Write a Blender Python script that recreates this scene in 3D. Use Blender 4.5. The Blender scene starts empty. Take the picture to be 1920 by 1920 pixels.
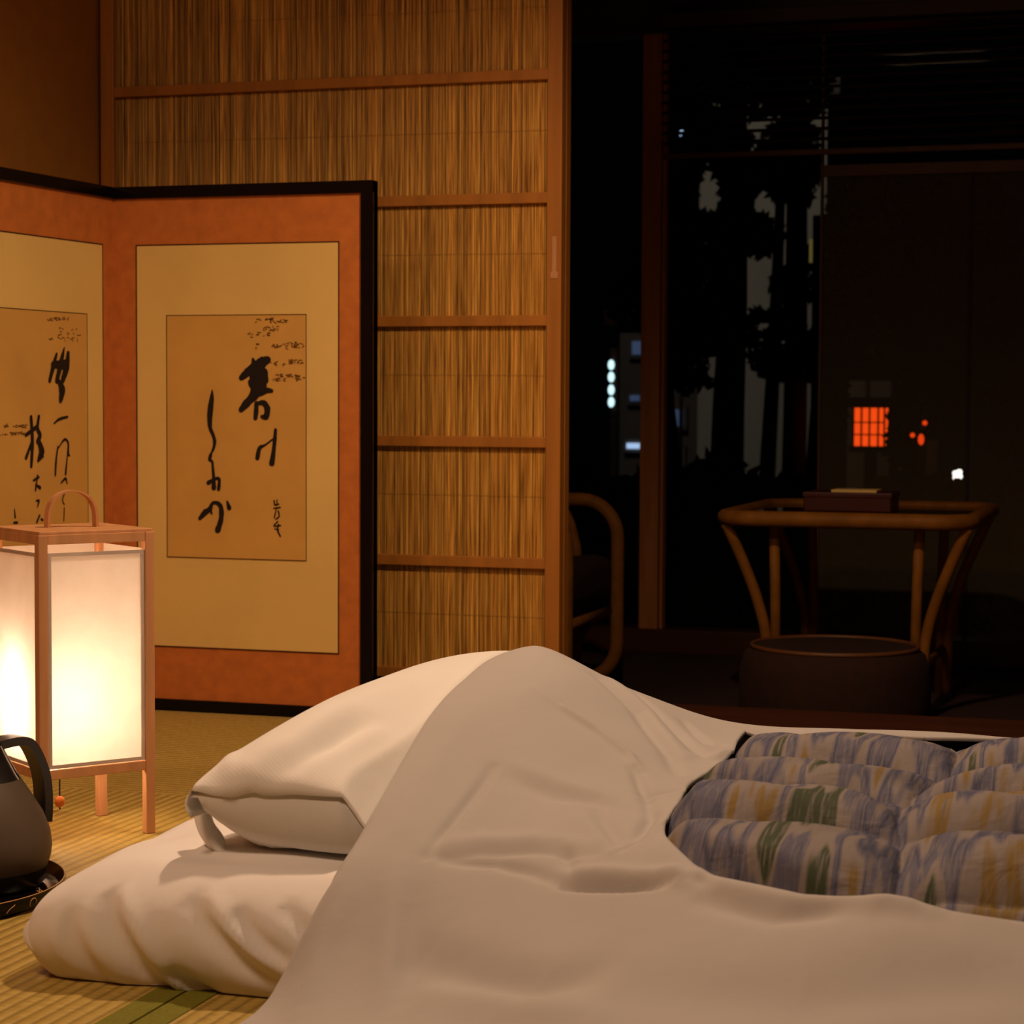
import bpy, bmesh, math, random
import numpy as np
from mathutils import Vector, Matrix

random.seed(7)
rng = np.random.default_rng(7)
SC = bpy.context.scene
COL = SC.collection
PI = math.pi

# ------------------------------------------------------------------ camera
F, HCAM = 4000.0, 0.55
YAW, PITCH, ROLL = math.radians(17.5), math.radians(3.0), math.radians(0.28)
RC = Matrix.Rotation(YAW, 3, 'Z') @ Matrix.Rotation(PI / 2 - PITCH, 3, 'X') @ Matrix.Rotation(ROLL, 3, 'Z')
CAM = Vector((0, 0, HCAM))
cd = bpy.data.cameras.new('camera')
cd.sensor_width = 36.0
cd.sensor_fit = 'HORIZONTAL'
cd.lens = 36.0 * F / 1920.0
cd.clip_start, cd.clip_end = 0.05, 200
cd.dof.use_dof = True
cd.dof.focus_distance = 2.5
cd.dof.aperture_fstop = 14.0
cam = bpy.data.objects.new('camera', cd)
COL.objects.link(cam)
cam.matrix_world = Matrix.Translation(CAM) @ RC.to_4x4()
SC.camera = cam

# ------------------------------------------------------------------ world, exposure
w = bpy.data.worlds.new('night_sky')
SC.world = w
w.use_nodes = True
w.node_tree.nodes['Background'].inputs[0].default_value = (0.35, 0.5, 1.0, 1)
w.node_tree.nodes['Background'].inputs[1].default_value = 0.0004
SC.view_settings.view_transform = 'Standard'
SC.view_settings.look = 'None'
SC.view_settings.gamma = 1.0
SC.view_settings.exposure = 0.0
SC.view_settings.use_curve_mapping = False

WARM = (1.0, 0.66, 0.42)
PENDANT = Vector((-0.64, 2.50, 1.62))
PENDANT_W = 17.0
REAR_W = 26.0
ANDON_W = 2.45


def ray(px, py):
    return (RC @ Vector(((px - 960) / F, -(py - 960) / F, -1.0)))


def at_z(px, py, z):
    d = ray(px, py)
    return CAM + d * ((z - CAM.z) / d.z)


def at_Y(px, py, Y):
    d = ray(px, py)
    return CAM + d * (Y / d.y)


def at_X(px, py, X):
    d = ray(px, py)
    return CAM + d * (X / d.x)


def at_plane(px, py, p, n):
    d = ray(px, py)
    return CAM + d * ((p - CAM).dot(n) / d.dot(n))


# ------------------------------------------------------------------ materials
def new_mat(name):
    m = bpy.data.materials.new(name)
    m.use_nodes = True
    nt = m.node_tree
    return m, nt, nt.nodes['Principled BSDF']


def N(nt, typ, **kw):
    n = nt.nodes.new(typ)
    for k, v in kw.items():
        setattr(n, k, v)
    return n


def ramp(nt, stops, interp='LINEAR'):
    r = nt.nodes.new('ShaderNodeValToRGB')
    r.color_ramp.interpolation = interp
    while len(r.color_ramp.elements) < len(stops):
        r.color_ramp.elements.new(0.5)
    for e, (p, c) in zip(r.color_ramp.elements, stops):
        e.position = p
        e.color = (*c, 1)
    return r


def surf(name, col, rough=0.6, var=0.12, scale=(20, 20, 20), bump=0.0, bscale=60, bdist=0.001, spec=0.3, metal=0.0, coat=0.0):
    """plain surface with a little colour variation and optional fine relief"""
    m, nt, b = new_mat(name)
    tc = N(nt, 'ShaderNodeTexCoord')
    mp = N(nt, 'ShaderNodeMapping')
    mp.inputs['Scale'].default_value = scale
    nt.links.new(tc.outputs['Object'], mp.inputs['Vector'])
    no = N(nt, 'ShaderNodeTexNoise')
    no.inputs['Scale'].default_value = 1.0
    no.inputs['Detail'].default_value = 4
    nt.links.new(mp.outputs[0], no.inputs['Vector'])
    lo = tuple(c * (1 - var) for c in col)
    hi = tuple(min(1, c * (1 + var)) for c in col)
    r = ramp(nt, [(0.3, lo), (0.7, hi)])
    nt.links.new(no.outputs['Fac'], r.inputs[0])
    nt.links.new(r.outputs[0], b.inputs['Base Color'])
    b.inputs['Roughness'].default_value = rough
    b.inputs['Specular IOR Level'].default_value = spec
    b.inputs['Metallic'].default_value = metal
    if coat:
        b.inputs['Coat Weight'].default_value = coat
        b.inputs['Coat Roughness'].default_value = 0.08
    if bump:
        n2 = N(nt, 'ShaderNodeTexNoise')
        n2.inputs['Scale'].default_value = bscale
        n2.inputs['Detail'].default_value = 3
        nt.links.new(tc.outputs['Object'], n2.inputs['Vector'])
        bp = N(nt, 'ShaderNodeBump')
        bp.inputs['Strength'].default_value = bump
        bp.inputs['Distance'].default_value = bdist
        nt.links.new(n2.outputs['Fac'], bp.inputs['Height'])
        nt.links.new(bp.outputs[0], b.inputs['Normal'])
    return m


def glow(name, col, strength):
    m, nt, b = new_mat(name)
    b.inputs['Base Color'].default_value = (*col, 1)
    b.inputs['Emission Color'].default_value = (*col, 1)
    b.inputs['Emission Strength'].default_value = strength
    return m


def mat_reed():
    m, nt, b = new_mat('reed')
    at = N(nt, 'ShaderNodeAttribute', attribute_name='tint')
    tc = N(nt, 'ShaderNodeTexCoord')
    mp = N(nt, 'ShaderNodeMapping')
    mp.inputs['Scale'].default_value = (330, 1, 9)
    nt.links.new(tc.outputs['Object'], mp.inputs['Vector'])
    no = N(nt, 'ShaderNodeTexNoise')
    no.inputs['Scale'].default_value = 1
    no.inputs['Detail'].default_value = 3
    nt.links.new(mp.outputs[0], no.inputs['Vector'])
    r = ramp(nt, [(0.28, (0.15, 0.055, 0.006)), (0.42, (0.46, 0.21, 0.030)), (0.62, (0.70, 0.37, 0.065)), (0.8, (0.84, 0.50, 0.12))])
    nt.links.new(no.outputs['Fac'], r.inputs[0])
    mx = N(nt, 'ShaderNodeMix', data_type='RGBA', blend_type='MULTIPLY')
    mx.inputs[0].default_value = 1
    nt.links.new(r.outputs[0], mx.inputs[6])
    nt.links.new(at.outputs['Color'], mx.inputs[7])
    nt.links.new(mx.outputs[2], b.inputs['Base Color'])
    b.inputs['Roughness'].default_value = 0.45
    b.inputs['Specular IOR Level'].default_value = 0.35
    return m


def mat_tatami():
    m, nt, b = new_mat('tatami_rush')
    tc = N(nt, 'ShaderNodeTexCoord')
    wv = N(nt, 'ShaderNodeTexWave', wave_type='BANDS', bands_direction='X', wave_profile='SIN')
    wv.inputs['Scale'].default_value = 1.0 / 0.0152 / (10.0 / PI) * 1.0
    wv.inputs['Distortion'].default_value = 0.0
    nt.links.new(tc.outputs['Object'], wv.inputs['Vector'])
    mp = N(nt, 'ShaderNodeMapping')
    mp.inputs['Scale'].default_value = (60, 420, 60)
    nt.links.new(tc.outputs['Object'], mp.inputs['Vector'])
    no = N(nt, 'ShaderNodeTexNoise')
    no.inputs['Scale'].default_value = 1
    no.inputs['Detail'].default_value = 2
    nt.links.new(mp.outputs[0], no.inputs['Vector'])
    r = ramp(nt, [(0.3, (0.34, 0.23, 0.05)), (0.7, (0.52, 0.37, 0.095))])
    nt.links.new(no.outputs['Fac'], r.inputs[0])
    r2 = ramp(nt, [(0.0, (0.62, 0.6, 0.5)), (0.35, (1, 1, 1))])
    nt.links.new(wv.outputs['Fac'], r2.inputs[0])
    mx = N(nt, 'ShaderNodeMix', data_type='RGBA', blend_type='MULTIPLY')
    mx.inputs[0].default_value = 1
    nt.links.new(r.outputs[0], mx.inputs[6])
    nt.links.new(r2.outputs[0], mx.inputs[7])
    nt.links.new(mx.outputs[2], b.inputs['Base Color'])
    bp = N(nt, 'ShaderNodeBump')
    bp.inputs['Strength'].default_value = 0.9
    bp.inputs['Distance'].default_value = 0.002
    nt.links.new(wv.outputs['Fac'], bp.inputs['Height'])
    nt.links.new(bp.outputs[0], b.inputs['Normal'])
    b.inputs['Roughness'].default_value = 0.5
    b.inputs['Specular IOR Level'].default_value = 0.3
    return m


def mat_cloth(name, col, wave=0.0, pitch=0.004, rough=0.85):
    m, nt, b = new_mat(name)
    tc = N(nt, 'ShaderNodeTexCoord')
    no = N(nt, 'ShaderNodeTexNoise')
    no.inputs['Scale'].default_value = 9
    no.inputs['Detail'].default_value = 5
    nt.links.new(tc.outputs['Object'], no.inputs['Vector'])
    r = ramp(nt, [(0.3, tuple(c * 0.96 for c in col)), (0.7, col)])
    nt.links.new(no.outputs['Fac'], r.inputs[0])
    nt.links.new(r.outputs[0], b.inputs['Base Color'])
    n2 = N(nt, 'ShaderNodeTexNoise')
    n2.inputs['Scale'].default_value = 22
    n2.inputs['Detail'].default_value = 4
    n2.inputs['Roughness'].default_value = 0.45
    nt.links.new(tc.outputs['Object'], n2.inputs['Vector'])
    bp = N(nt, 'ShaderNodeBump')
    bp.inputs['Strength'].default_value = 0.35
    bp.inputs['Distance'].default_value = 0.004
    nt.links.new(n2.outputs['Fac'], bp.inputs['Height'])
    last = bp
    if wave:
        wv = N(nt, 'ShaderNodeTexWave', wave_type='BANDS', bands_direction='DIAGONAL', wave_profile='SIN')
        wv.inputs['Scale'].default_value = PI / 10.0 / pitch
        nt.links.new(tc.outputs['Object'], wv.inputs['Vector'])
        b2 = N(nt, 'ShaderNodeBump')
        b2.inputs['Strength'].default_value = wave
        b2.inputs['Distance'].default_value = 0.0005
        nt.links.new(wv.outputs['Fac'], b2.inputs['Height'])
        nt.links.new(bp.outputs[0], b2.inputs['Normal'])
        last = b2
    nt.links.new(last.outputs[0], b.inputs['Normal'])
    b.inputs['Roughness'].default_value = rough
    b.inputs['Specular IOR Level'].default_value = 0.15
    b.inputs['Sheen Weight'].default_value = 0.15
    return m


def mat_quilt():
    m, nt, b = new_mat('brushed_print_cotton')
    tc = N(nt, 'ShaderNodeTexCoord')
    mp = N(nt, 'ShaderNodeMapping')
    mp.inputs['Scale'].default_value = (40, 5.0, 5.0)
    nt.links.new(tc.outputs['Object'], mp.inputs['Vector'])
    no = N(nt, 'ShaderNodeTexNoise')
    no.inputs['Scale'].default_value = 1.0
    no.inputs['Detail'].default_value = 1.5
    no.inputs['Distortion'].default_value = 0.0
    nt.links.new(mp.outputs[0], no.inputs['Vector'])
    lil, cre, mus, gre, blu = (0.112, 0.112, 0.165), (0.225, 0.198, 0.188), (0.205, 0.138, 0.042), (0.050, 0.066, 0.036), (0.062, 0.070, 0.120)
    r = ramp(nt, [(0.27, gre), (0.34, gre), (0.37, cre), (0.41, cre), (0.44, lil), (0.50, lil), (0.53, blu), (0.56, lil), (0.595, cre), (0.63, cre), (0.66, mus), (0.72, mus), (0.76, lil)])
    nt.links.new(no.outputs['Fac'], r.inputs[0])
    mp2 = N(nt, 'ShaderNodeMapping')
    mp2.inputs['Scale'].default_value = (420, 26, 26)
    nt.links.new(tc.outputs['Object'], mp2.inputs['Vector'])
    n2 = N(nt, 'ShaderNodeTexNoise')
    n2.inputs['Scale'].default_value = 1
    n2.inputs['Detail'].default_value = 3
    nt.links.new(mp2.outputs[0], n2.inputs['Vector'])
    r2 = ramp(nt, [(0.50, (0, 0, 0)), (0.66, (0.7, 0.7, 0.7))])
    nt.links.new(n2.outputs['Fac'], r2.inputs[0])
    mx = N(nt, 'ShaderNodeMix', data_type='RGBA')
    nt.links.new(r2.outputs[0], mx.inputs[0])
    nt.links.new(r.outputs[0], mx.inputs[6])
    mx.inputs[7].default_value = (0.205, 0.182, 0.178, 1)
    nt.links.new(mx.outputs[2], b.inputs['Base Color'])
    n3 = N(nt, 'ShaderNodeTexNoise')
    n3.inputs['Scale'].default_value = 26
    n3.inputs['Detail'].default_value = 3
    n3.inputs['Distortion'].default_value = 0.6
    nt.links.new(tc.outputs['Object'], n3.inputs['Vector'])
    bp = N(nt, 'ShaderNodeBump')
    bp.inputs['Strength'].default_value = 0.5
    bp.inputs['Distance'].default_value = 0.008
    nt.links.new(n3.outputs['Fac'], bp.inputs['Height'])
    nt.links.new(bp.outputs[0], b.inputs['Normal'])
    b.inputs['Roughness'].default_value = 0.8
    b.inputs['Specular IOR Level'].default_value = 0.2
    return m


def mat_paper():
    m, nt, b = new_mat('lantern_paper')
    nt.nodes.remove(b)
    out = nt.nodes['Material Output']
    tc = N(nt, 'ShaderNodeTexCoord')
    no = N(nt, 'ShaderNodeTexNoise')
    no.inputs['Scale'].default_value = 30
    no.inputs['Detail'].default_value = 5
    nt.links.new(tc.outputs['Object'], no.inputs['Vector'])
    r = ramp(nt, [(0.3, (0.88, 0.84, 0.77)), (0.7, (0.94, 0.91, 0.85))])
    nt.links.new(no.outputs['Fac'], r.inputs[0])
    d = N(nt, 'ShaderNodeBsdfDiffuse')
    t = N(nt, 'ShaderNodeBsdfTranslucent')
    nt.links.new(r.outputs[0], d.inputs[0])
    nt.links.new(r.outputs[0], t.inputs[0])
    mx = N(nt, 'ShaderNodeMixShader')
    mx.inputs[0].default_value = 0.34
    nt.links.new(d.outputs[0], mx.inputs[1])
    nt.links.new(t.outputs[0], mx.inputs[2])
    nt.links.new(mx.outputs[0], out.inputs[0])
    return m


def mat_glass(name, refl):
    m, nt, b = new_mat(name)
    nt.nodes.remove(b)
    out = nt.nodes['Material Output']
    tr = N(nt, 'ShaderNodeBsdfTransparent')
    gl = N(nt, 'ShaderNodeBsdfGlossy')
    gl.inputs['Roughness'].default_value = 0.02
    lw = N(nt, 'ShaderNodeFresnel')
    lw.inputs['IOR'].default_value = refl
    mx = N(nt, 'ShaderNodeMixShader')
    nt.links.new(lw.outputs[0], mx.inputs[0])
    nt.links.new(tr.outputs[0], mx.inputs[1])
    nt.links.new(gl.outputs[0], mx.inputs[2])
    nt.links.new(mx.outputs[0], out.inputs[0])
    return m


def mat_haze():
    m, nt, b = new_mat('haze_sheet')
    nt.nodes.remove(b)
    out = nt.nodes['Material Output']
    tr = N(nt, 'ShaderNodeBsdfTransparent')
    df = N(nt, 'ShaderNodeBsdfDiffuse')
    df.inputs[0].default_value = (0.40, 0.30, 0.16, 1)  # brown diffuse share puts the haze over the window view
    mx = N(nt, 'ShaderNodeMixShader')
    mx.inputs[0].default_value = 0.15
    nt.links.new(tr.outputs[0], mx.inputs[1])
    nt.links.new(df.outputs[0], mx.inputs[2])
    nt.links.new(mx.outputs[0], out.inputs[0])
    return m


M = dict(
    rail=surf('cedar_frame', (0.40, 0.15, 0.022), 0.45, 0.15, (40, 40, 3)),
    sill=surf('dark_sill_wood', (0.055, 0.016, 0.006), 0.4, 0.2, (2, 40, 40)),
    plaster=surf('ochre_sand_plaster', (0.40, 0.165, 0.022), 0.9, 0.06, (30, 30, 30), 0.2, 300),
    wallw=surf('room_plaster', (0.42, 0.26, 0.10), 0.9, 0.06, (10, 10, 10)),
    ceil=surf('cedar_ceiling', (0.32, 0.17, 0.06), 0.7, 0.15, (3, 40, 40)),
    reed=mat_reed(), tatami=mat_tatami(),
    thread=surf('reed_thread', (0.42, 0.22, 0.04), 0.8),
    heri=surf('green_tatami_border', (0.16, 0.15, 0.012), 0.8, 0.15, (300, 300, 300)),
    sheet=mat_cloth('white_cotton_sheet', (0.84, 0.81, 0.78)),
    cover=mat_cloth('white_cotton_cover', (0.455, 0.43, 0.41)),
    case=mat_cloth('ribbed_white_pillowcase', (0.84, 0.82, 0.775), 0.10, 0.0030),
    ticking=mat_cloth('plain_pillow_cotton', (0.78, 0.77, 0.74)),
    quilt=mat_quilt(),
    lacq=surf('black_lacquer', (0.005, 0.003, 0.003), 0.16, 0.2, spec=0.16),
    brocade=surf('orange_brocade', (0.50, 0.150, 0.026), 0.75, 0.12, (40, 40, 40), 0.3, 500),
    mount=surf('cream_mount_paper', (0.72, 0.49, 0.15), 0.8, 0.05, (6, 6, 6)),
    sheetp=surf('tan_writing_paper', (0.60, 0.335, 0.075), 0.85, 0.07, (9, 9, 9)),
    line=surf('dark_brown_line', (0.05, 0.012, 0.003), 0.8),
    ink=surf('sumi_ink', (0.010, 0.005, 0.003), 0.7),
    fade=surf('faded_small_ink', (0.17, 0.075, 0.012), 0.8),
    lampw=surf('pale_cedar_lamp_frame', (0.56, 0.27, 0.115), 0.5, 0.12, (60, 60, 6)),
    paper=mat_paper(),
    bead=surf('orange_wood_bead', (0.55, 0.16, 0.03), 0.35),
    cord=surf('black_cord', (0.012, 0.010, 0.010), 0.7),
    jug=surf('brown_metallic_jug', (0.09, 0.065, 0.045), 0.5, 0.06),
    black=surf('black_plastic', (0.012, 0.010, 0.009), 0.3, spec=0.5),
    trim=surf('pale_seam', (0.55, 0.45, 0.38), 0.4),
    gold=surf('gold_lacquer_motif', (0.45, 0.26, 0.10), 0.5),
    rattan=surf('honey_rattan', (0.19, 0.073, 0.008), 0.55, 0.2, (30, 30, 30), spec=0.12),
    brownf=surf('brown_upholstery', (0.018, 0.0048, 0.0012), 0.9, 0.2, (60, 60, 60), 0.4, 300),
    redlac=surf('dark_red_lacquer', (0.05, 0.006, 0.003), 0.4),
    darkw=surf('dark_window_wood', (0.42, 0.155, 0.034), 0.5, 0.2, (40, 40, 3)),
    dimw=surf('dim_brown_rail', (0.10, 0.036, 0.009), 0.5),
    slat=surf('dark_blind_slat', (0.05, 0.022, 0.012), 0.5),
    vfloor=surf('dark_veranda_carpet', (0.03, 0.012, 0.008), 0.95, 0.2, (80, 80, 80)),
    tglass=mat_glass('table_glass', 1.35), glass=mat_glass('window_glass', 1.06), haze_net=mat_haze(),
    bark=surf('dark_bark', (0.03, 0.018, 0.012), 0.9, 0.3, (12, 12, 3)),
    leaf=surf('night_leaf', (0.008, 0.014, 0.007), 0.8),
    soil=surf('garden_soil', (0.02, 0.02, 0.012), 1.0),
    facade=surf('pale_render_wall', (0.52, 0.46, 0.38), 0.9, 0.08, (2, 2, 2)),
    facade2=surf('brown_render_wall', (0.17, 0.14, 0.12), 0.9, 0.08, (2, 2, 2)),
    bluewin=glow('blue_lit_pane', (0.30, 0.48, 1.0), 0.055),
    dimwin=glow('dim_lit_pane', (0.75, 0.55, 0.50), 0.06),
    coolglow=glow('cool_light', (0.62, 0.95, 1.0), 1.3),
    blueglow=glow('blue_light', (0.45, 0.65, 1.0), 0.8),
    redglow=glow('red_lantern_paper', (1.0, 0.075, 0.006), 1.05),
    redglow2=glow('red_lamp_glass', (1.0, 0.06, 0.006), 0.9),
    whiteglow=glow('white_lamp_glass', (1.0, 0.98, 0.88), 1.4),
    warmglow=glow('dim_warm_glow', (0.8, 0.62, 0.16), 0.10),
    bulb=None, pbulb=None, shade=surf('pendant_shade_fabric', (0.25, 0.16, 0.08), 0.8),
)


# ------------------------------------------------------------------ builders
def props(o, label=None, cat=None, group=None, kind=None):
    if label:
        o['label'] = label
    if cat:
        o['category'] = cat
    if group:
        o['group'] = group
    if kind:
        o['kind'] = kind
    return o


def thing(name, loc, label, cat, group=None):
    o = bpy.data.objects.new(name, None)
    o.empty_display_size = 0.05
    COL.objects.link(o)
    o.location = loc
    return props(o, label, cat, group)


def base_of(p):
    """origin of the thing a part belongs to (parts keep a zero offset)"""
    v = Vector((0, 0, 0))
    while p is not None:
        v += p.location
        p = p.parent
    return v


def obj(name, verts, faces, mat, parent=None, smooth=False, origin=None):
    off = base_of(parent)
    if parent is None and origin is not None:
        off = Vector(origin)
    me = bpy.data.meshes.new(name)
    va = np.asarray([tuple(v) for v in verts], dtype=float).reshape(-1, 3) - np.array(off)
    me.from_pydata(va.tolist(), [], [tuple(f) for f in faces])
    me.update()
    if mat:
        me.materials.append(mat)
    if smooth:
        me.polygons.foreach_set('use_smooth', [True] * len(me.polygons))
    o = bpy.data.objects.new(name, me)
    COL.objects.link(o)
    if parent is not None:
        o.parent = parent
    elif origin is not None:
        o.location = off
    return o


class MB:
    def __init__(s):
        s.v, s.f = [], []

    def quad(s, a, b, c, d):
        i = len(s.v)
        s.v += [a, b, c, d]
        s.f.append((i, i + 1, i + 2, i + 3))
        return s

    def box(s, x0, x1, y0, y1, z0, z1, bev=0.0):
        bm = bmesh.new()
        bmesh.ops.create_cube(bm, size=1)
        for v in bm.verts:
            v.co = Vector(((x0 + x1) / 2 + v.co.x * (x1 - x0), (y0 + y1) / 2 + v.co.y * (y1 - y0), (z0 + z1) / 2 + v.co.z * (z1 - z0)))
        if bev:
            bmesh.ops.bevel(bm, geom=list(bm.edges), offset=bev, segments=2, affect='EDGES', profile=0.5)
        s.add_bm(bm)
        return s

    def obox(s, o, ex, ey, ez, bev=0.0):
        """box from a corner and three edge vectors"""
        bm = bmesh.new()
        bmesh.ops.create_cube(bm, size=1)
        lx, ly, lz = ex.length, ey.length, ez.length
        for v in bm.verts:
            v.co = Vector(((v.co.x + .5) * lx, (v.co.y + .5) * ly, (v.co.z + .5) * lz))
        if bev:
            bmesh.ops.bevel(bm, geom=list(bm.edges), offset=bev, segments=2, affect='EDGES', profile=0.5)
        nx, ny, nz = ex.normalized(), ey.normalized(), ez.normalized()
        for v in bm.verts:
            v.co = o + nx * v.co.x + ny * v.co.y + nz * v.co.z
        if nx.cross(ny).dot(nz) < 0:
            bmesh.ops.reverse_faces(bm, faces=list(bm.faces))
        s.add_bm(bm)
        return s

    def add_bm(s, bm):
        i = len(s.v)
        bm.verts.index_update()
        s.v += [v.co.copy() for v in bm.verts]
        s.f += [tuple(i + v.index for v in f.verts) for f in bm.faces]
        bm.free()

    def tube(s, pts, r, seg=10, closed=False, cap=True):
        pts = [Vector(p) for p in pts]
        n = len(pts)
        rr = r if isinstance(r, (list, tuple)) else [r] * n
        i0 = len(s.v)
        up = None
        for k, p in enumerate(pts):
            if closed:
                t = pts[(k + 1) % n] - pts[k - 1]
            else:
                t = pts[min(k + 1, n - 1)] - pts[max(k - 1, 0)]
            t.normalize()
            if up is None:
                up = Vector((0, 0, 1)) if abs(t.z) < 0.9 else Vector((0, 1, 0))
            a = t.cross(up).normalized()
            up = a.cross(t).normalized()
            for j in range(seg):
                an = 2 * PI * j / seg
                s.v.append(p + (a * math.cos(an) + up * math.sin(an)) * rr[k])
        m = n if closed else n - 1
        for k in range(m):
            b0, b1 = i0 + k * seg, i0 + ((k + 1) % n) * seg
            for j in range(seg):
                s.f.append((b0 + j, b0 + (j + 1) % seg, b1 + (j + 1) % seg, b1 + j))
        if cap and not closed:
            s.f.append(tuple(i0 + j for j in range(seg))[::-1])
            s.f.append(tuple(i0 + (n - 1) * seg + j for j in range(seg)))
        return s

    def lathe(s, c, prof, seg=40):
        """prof: list of (r, z) from bottom to top around centre c"""
        i0 = len(s.v)
        for r, z in prof:
            for j in range(seg):
                a = 2 * PI * j / seg
                s.v.append(Vector((c[0] + r * math.cos(a), c[1] + r * math.sin(a), c[2] + z)))
        for k in range(len(prof) - 1):
            for j in range(seg):
                a, b = i0 + k * seg, i0 + (k + 1) * seg
                s.f.append((a + j, a + (j + 1) % seg, b + (j + 1) % seg, b + j))
        return s

    def build(s, name, mat, parent=None, smooth=False, origin=None):
        return obj(name, s.v, s.f, mat, parent, smooth, origin)


def autosmooth(o, ang=40):
    me = o.data
    me.polygons.foreach_set('use_smooth', [True] * len(me.polygons))
    me.set_sharp_from_angle(angle=math.radians(ang))
    return o


def smooth_path(pts, n=8, closed=False):
    """Catmull-Rom through points"""
    P = [Vector(p) for p in pts]
    out = []
    m = len(P)
    rng_ = range(m) if closed else range(m - 1)
    for i in rng_:
        if closed:
            p0, p1, p2, p3 = P[i - 1], P[i], P[(i + 1) % m], P[(i + 2) % m]
        else:
            p0, p1, p2, p3 = P[max(i - 1, 0)], P[i], P[i + 1], P[min(i + 2, m - 1)]
        for k in range(n):
            t = k / n
            out.append(0.5 * ((2 * p1) + (p2 - p0) * t + (2 * p0 - 5 * p1 + 4 * p2 - p3) * t * t + (3 * p1 - p0 - 3 * p2 + p3) * t ** 3))
    if not closed:
        out.append(P[-1])
    return out


# ------------------------------------------------------------------ room shell
YD = 3.66                      # front face of the reed doors
YS0, YS1 = 3.42, 3.775         # sill
XDR = at_Y(1051, 700, YD).x    # right edge of reed door
XDL = at_Y(188, 200, YD).x     # left edge
XL = XDL - 0.008               # left wall
ZV = -0.10                     # veranda floor
YW = 5.40                      # window line


def struct(name, x0, x1, y0, y1, z0, z1, m):
    return props(MB().box(x0, x1, y0, y1, z0, z1).build(name, m), kind='structure')


floor = struct('floor', XL, 2.2, -1.5, YS0, -0.09, -0.05, M['sill'])
# tatami mats: (centre x, centre y, width, length, turned)
MW, ML = 0.955, 1.91
XS = -0.874
mats = []
y_top = YS0 - 0.002
yb = 2.668
for (x0, x1, y0, y1, turned) in [
    (XS - MW, XS, yb, y_top, True), (XS - MW, XS, yb - ML, yb, False), (XS - MW, XS, -1.49, yb - ML, False),
    (XS, XS + MW, y_top - ML, y_top, False), (XS, XS + MW, y_top - 2 * ML, y_top - ML, False), (XS, XS + MW, -1.49, y_top - 2 * ML, False),
    (XS + MW, XS + 2 * MW, y_top - ML, y_top, False), (XS + MW, XS + 2 * MW, y_top - 2 * ML, y_top - ML, False),
    (XS + 2 * MW, 2.19, y_top - ML, y_top, False), (XS + 2 * MW, 2.19, y_top - 2 * ML, y_top - ML, False)]:
    cx, cy = (x0 + x1) / 2, (y0 + y1) / 2
    hx, hy = (x1 - x0) / 2 - 0.0008, (y1 - y0) / 2 - 0.0008
    if turned:
        hx, hy = hy, hx
    mb = MB().box(-hx, hx, -hy, hy, -0.05, 0, 0.002)
    me = mb.build('tatami_mat', M['tatami'], None)
    me.parent = floor
    me.location = (cx, cy, 0)
    me.rotation_euler = (0, 0, PI / 2 if turned else 0)
    for sx in (() if turned else (-1, 1)):
        hb = MB().box(sx * hx - 0.0145 - sx * 0.015, sx * hx + 0.0145 - sx * 0.015, -hy, hy, -0.002, 0.0012, 0.0006).build('cloth_border', M['heri'])
        hb.parent = me
fl = struct('trim_1', XL, XS - MW - 0.001, -1.49, YS0, -0.05, 0.0, M['rail'])
struct('wall_left', XL - 0.06, XL, -1.5, YS1, -0.05, 2.45, M['plaster'])
struct('wall_right', 2.2, 2.26, -1.5, YW, -0.2, 2.45, M['wallw'])
struct('wall_front', XL, 2.2, -1.56, -1.5, -0.05, 2.45, M['wallw'])
struct('ceiling', XL, 2.2, -1.5, YW + 0.1, 2.45, 2.5, M['ceil'])
struct('trim_2', XL, 2.2, YS0, YS1, -0.13, -0.001, M['sill'])           # door sill
struct('trim_3', XL, 2.2, YD - 0.03, YS1, 1.80, 1.86, M['rail'])              # lintel
struct('wall_back', XL, 2.2, YD - 0.01, YS1 - 0.02, 1.86, 2.45, M['plaster'])
struct('trim_4', XL, XDL - 0.003, YD + 0.012, YS1, 0, 1.80, M['sill'])  # corner jamb
struct('wall_veranda', XL - 0.06, XL, YS1, YW, -0.2, 2.45, M['plaster'])
vf = struct('floor_veranda', XL, 2.2, YS1, YW + 0.08, ZV - 0.05, ZV, M['vfloor'])

# ------------------------------------------------------------------ reed doors
rail_y = [139, 368, 600.5, 831, 1057]
rail_z = [at_Y(1000, y, YD).z for y in rail_y]
dz = (rail_z[0] - rail_z[-1]) / 4
rails = [rail_z[0] - dz * i for i in range(-2, 7)]
DH0, DH1 = 0.0, 1.795


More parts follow.
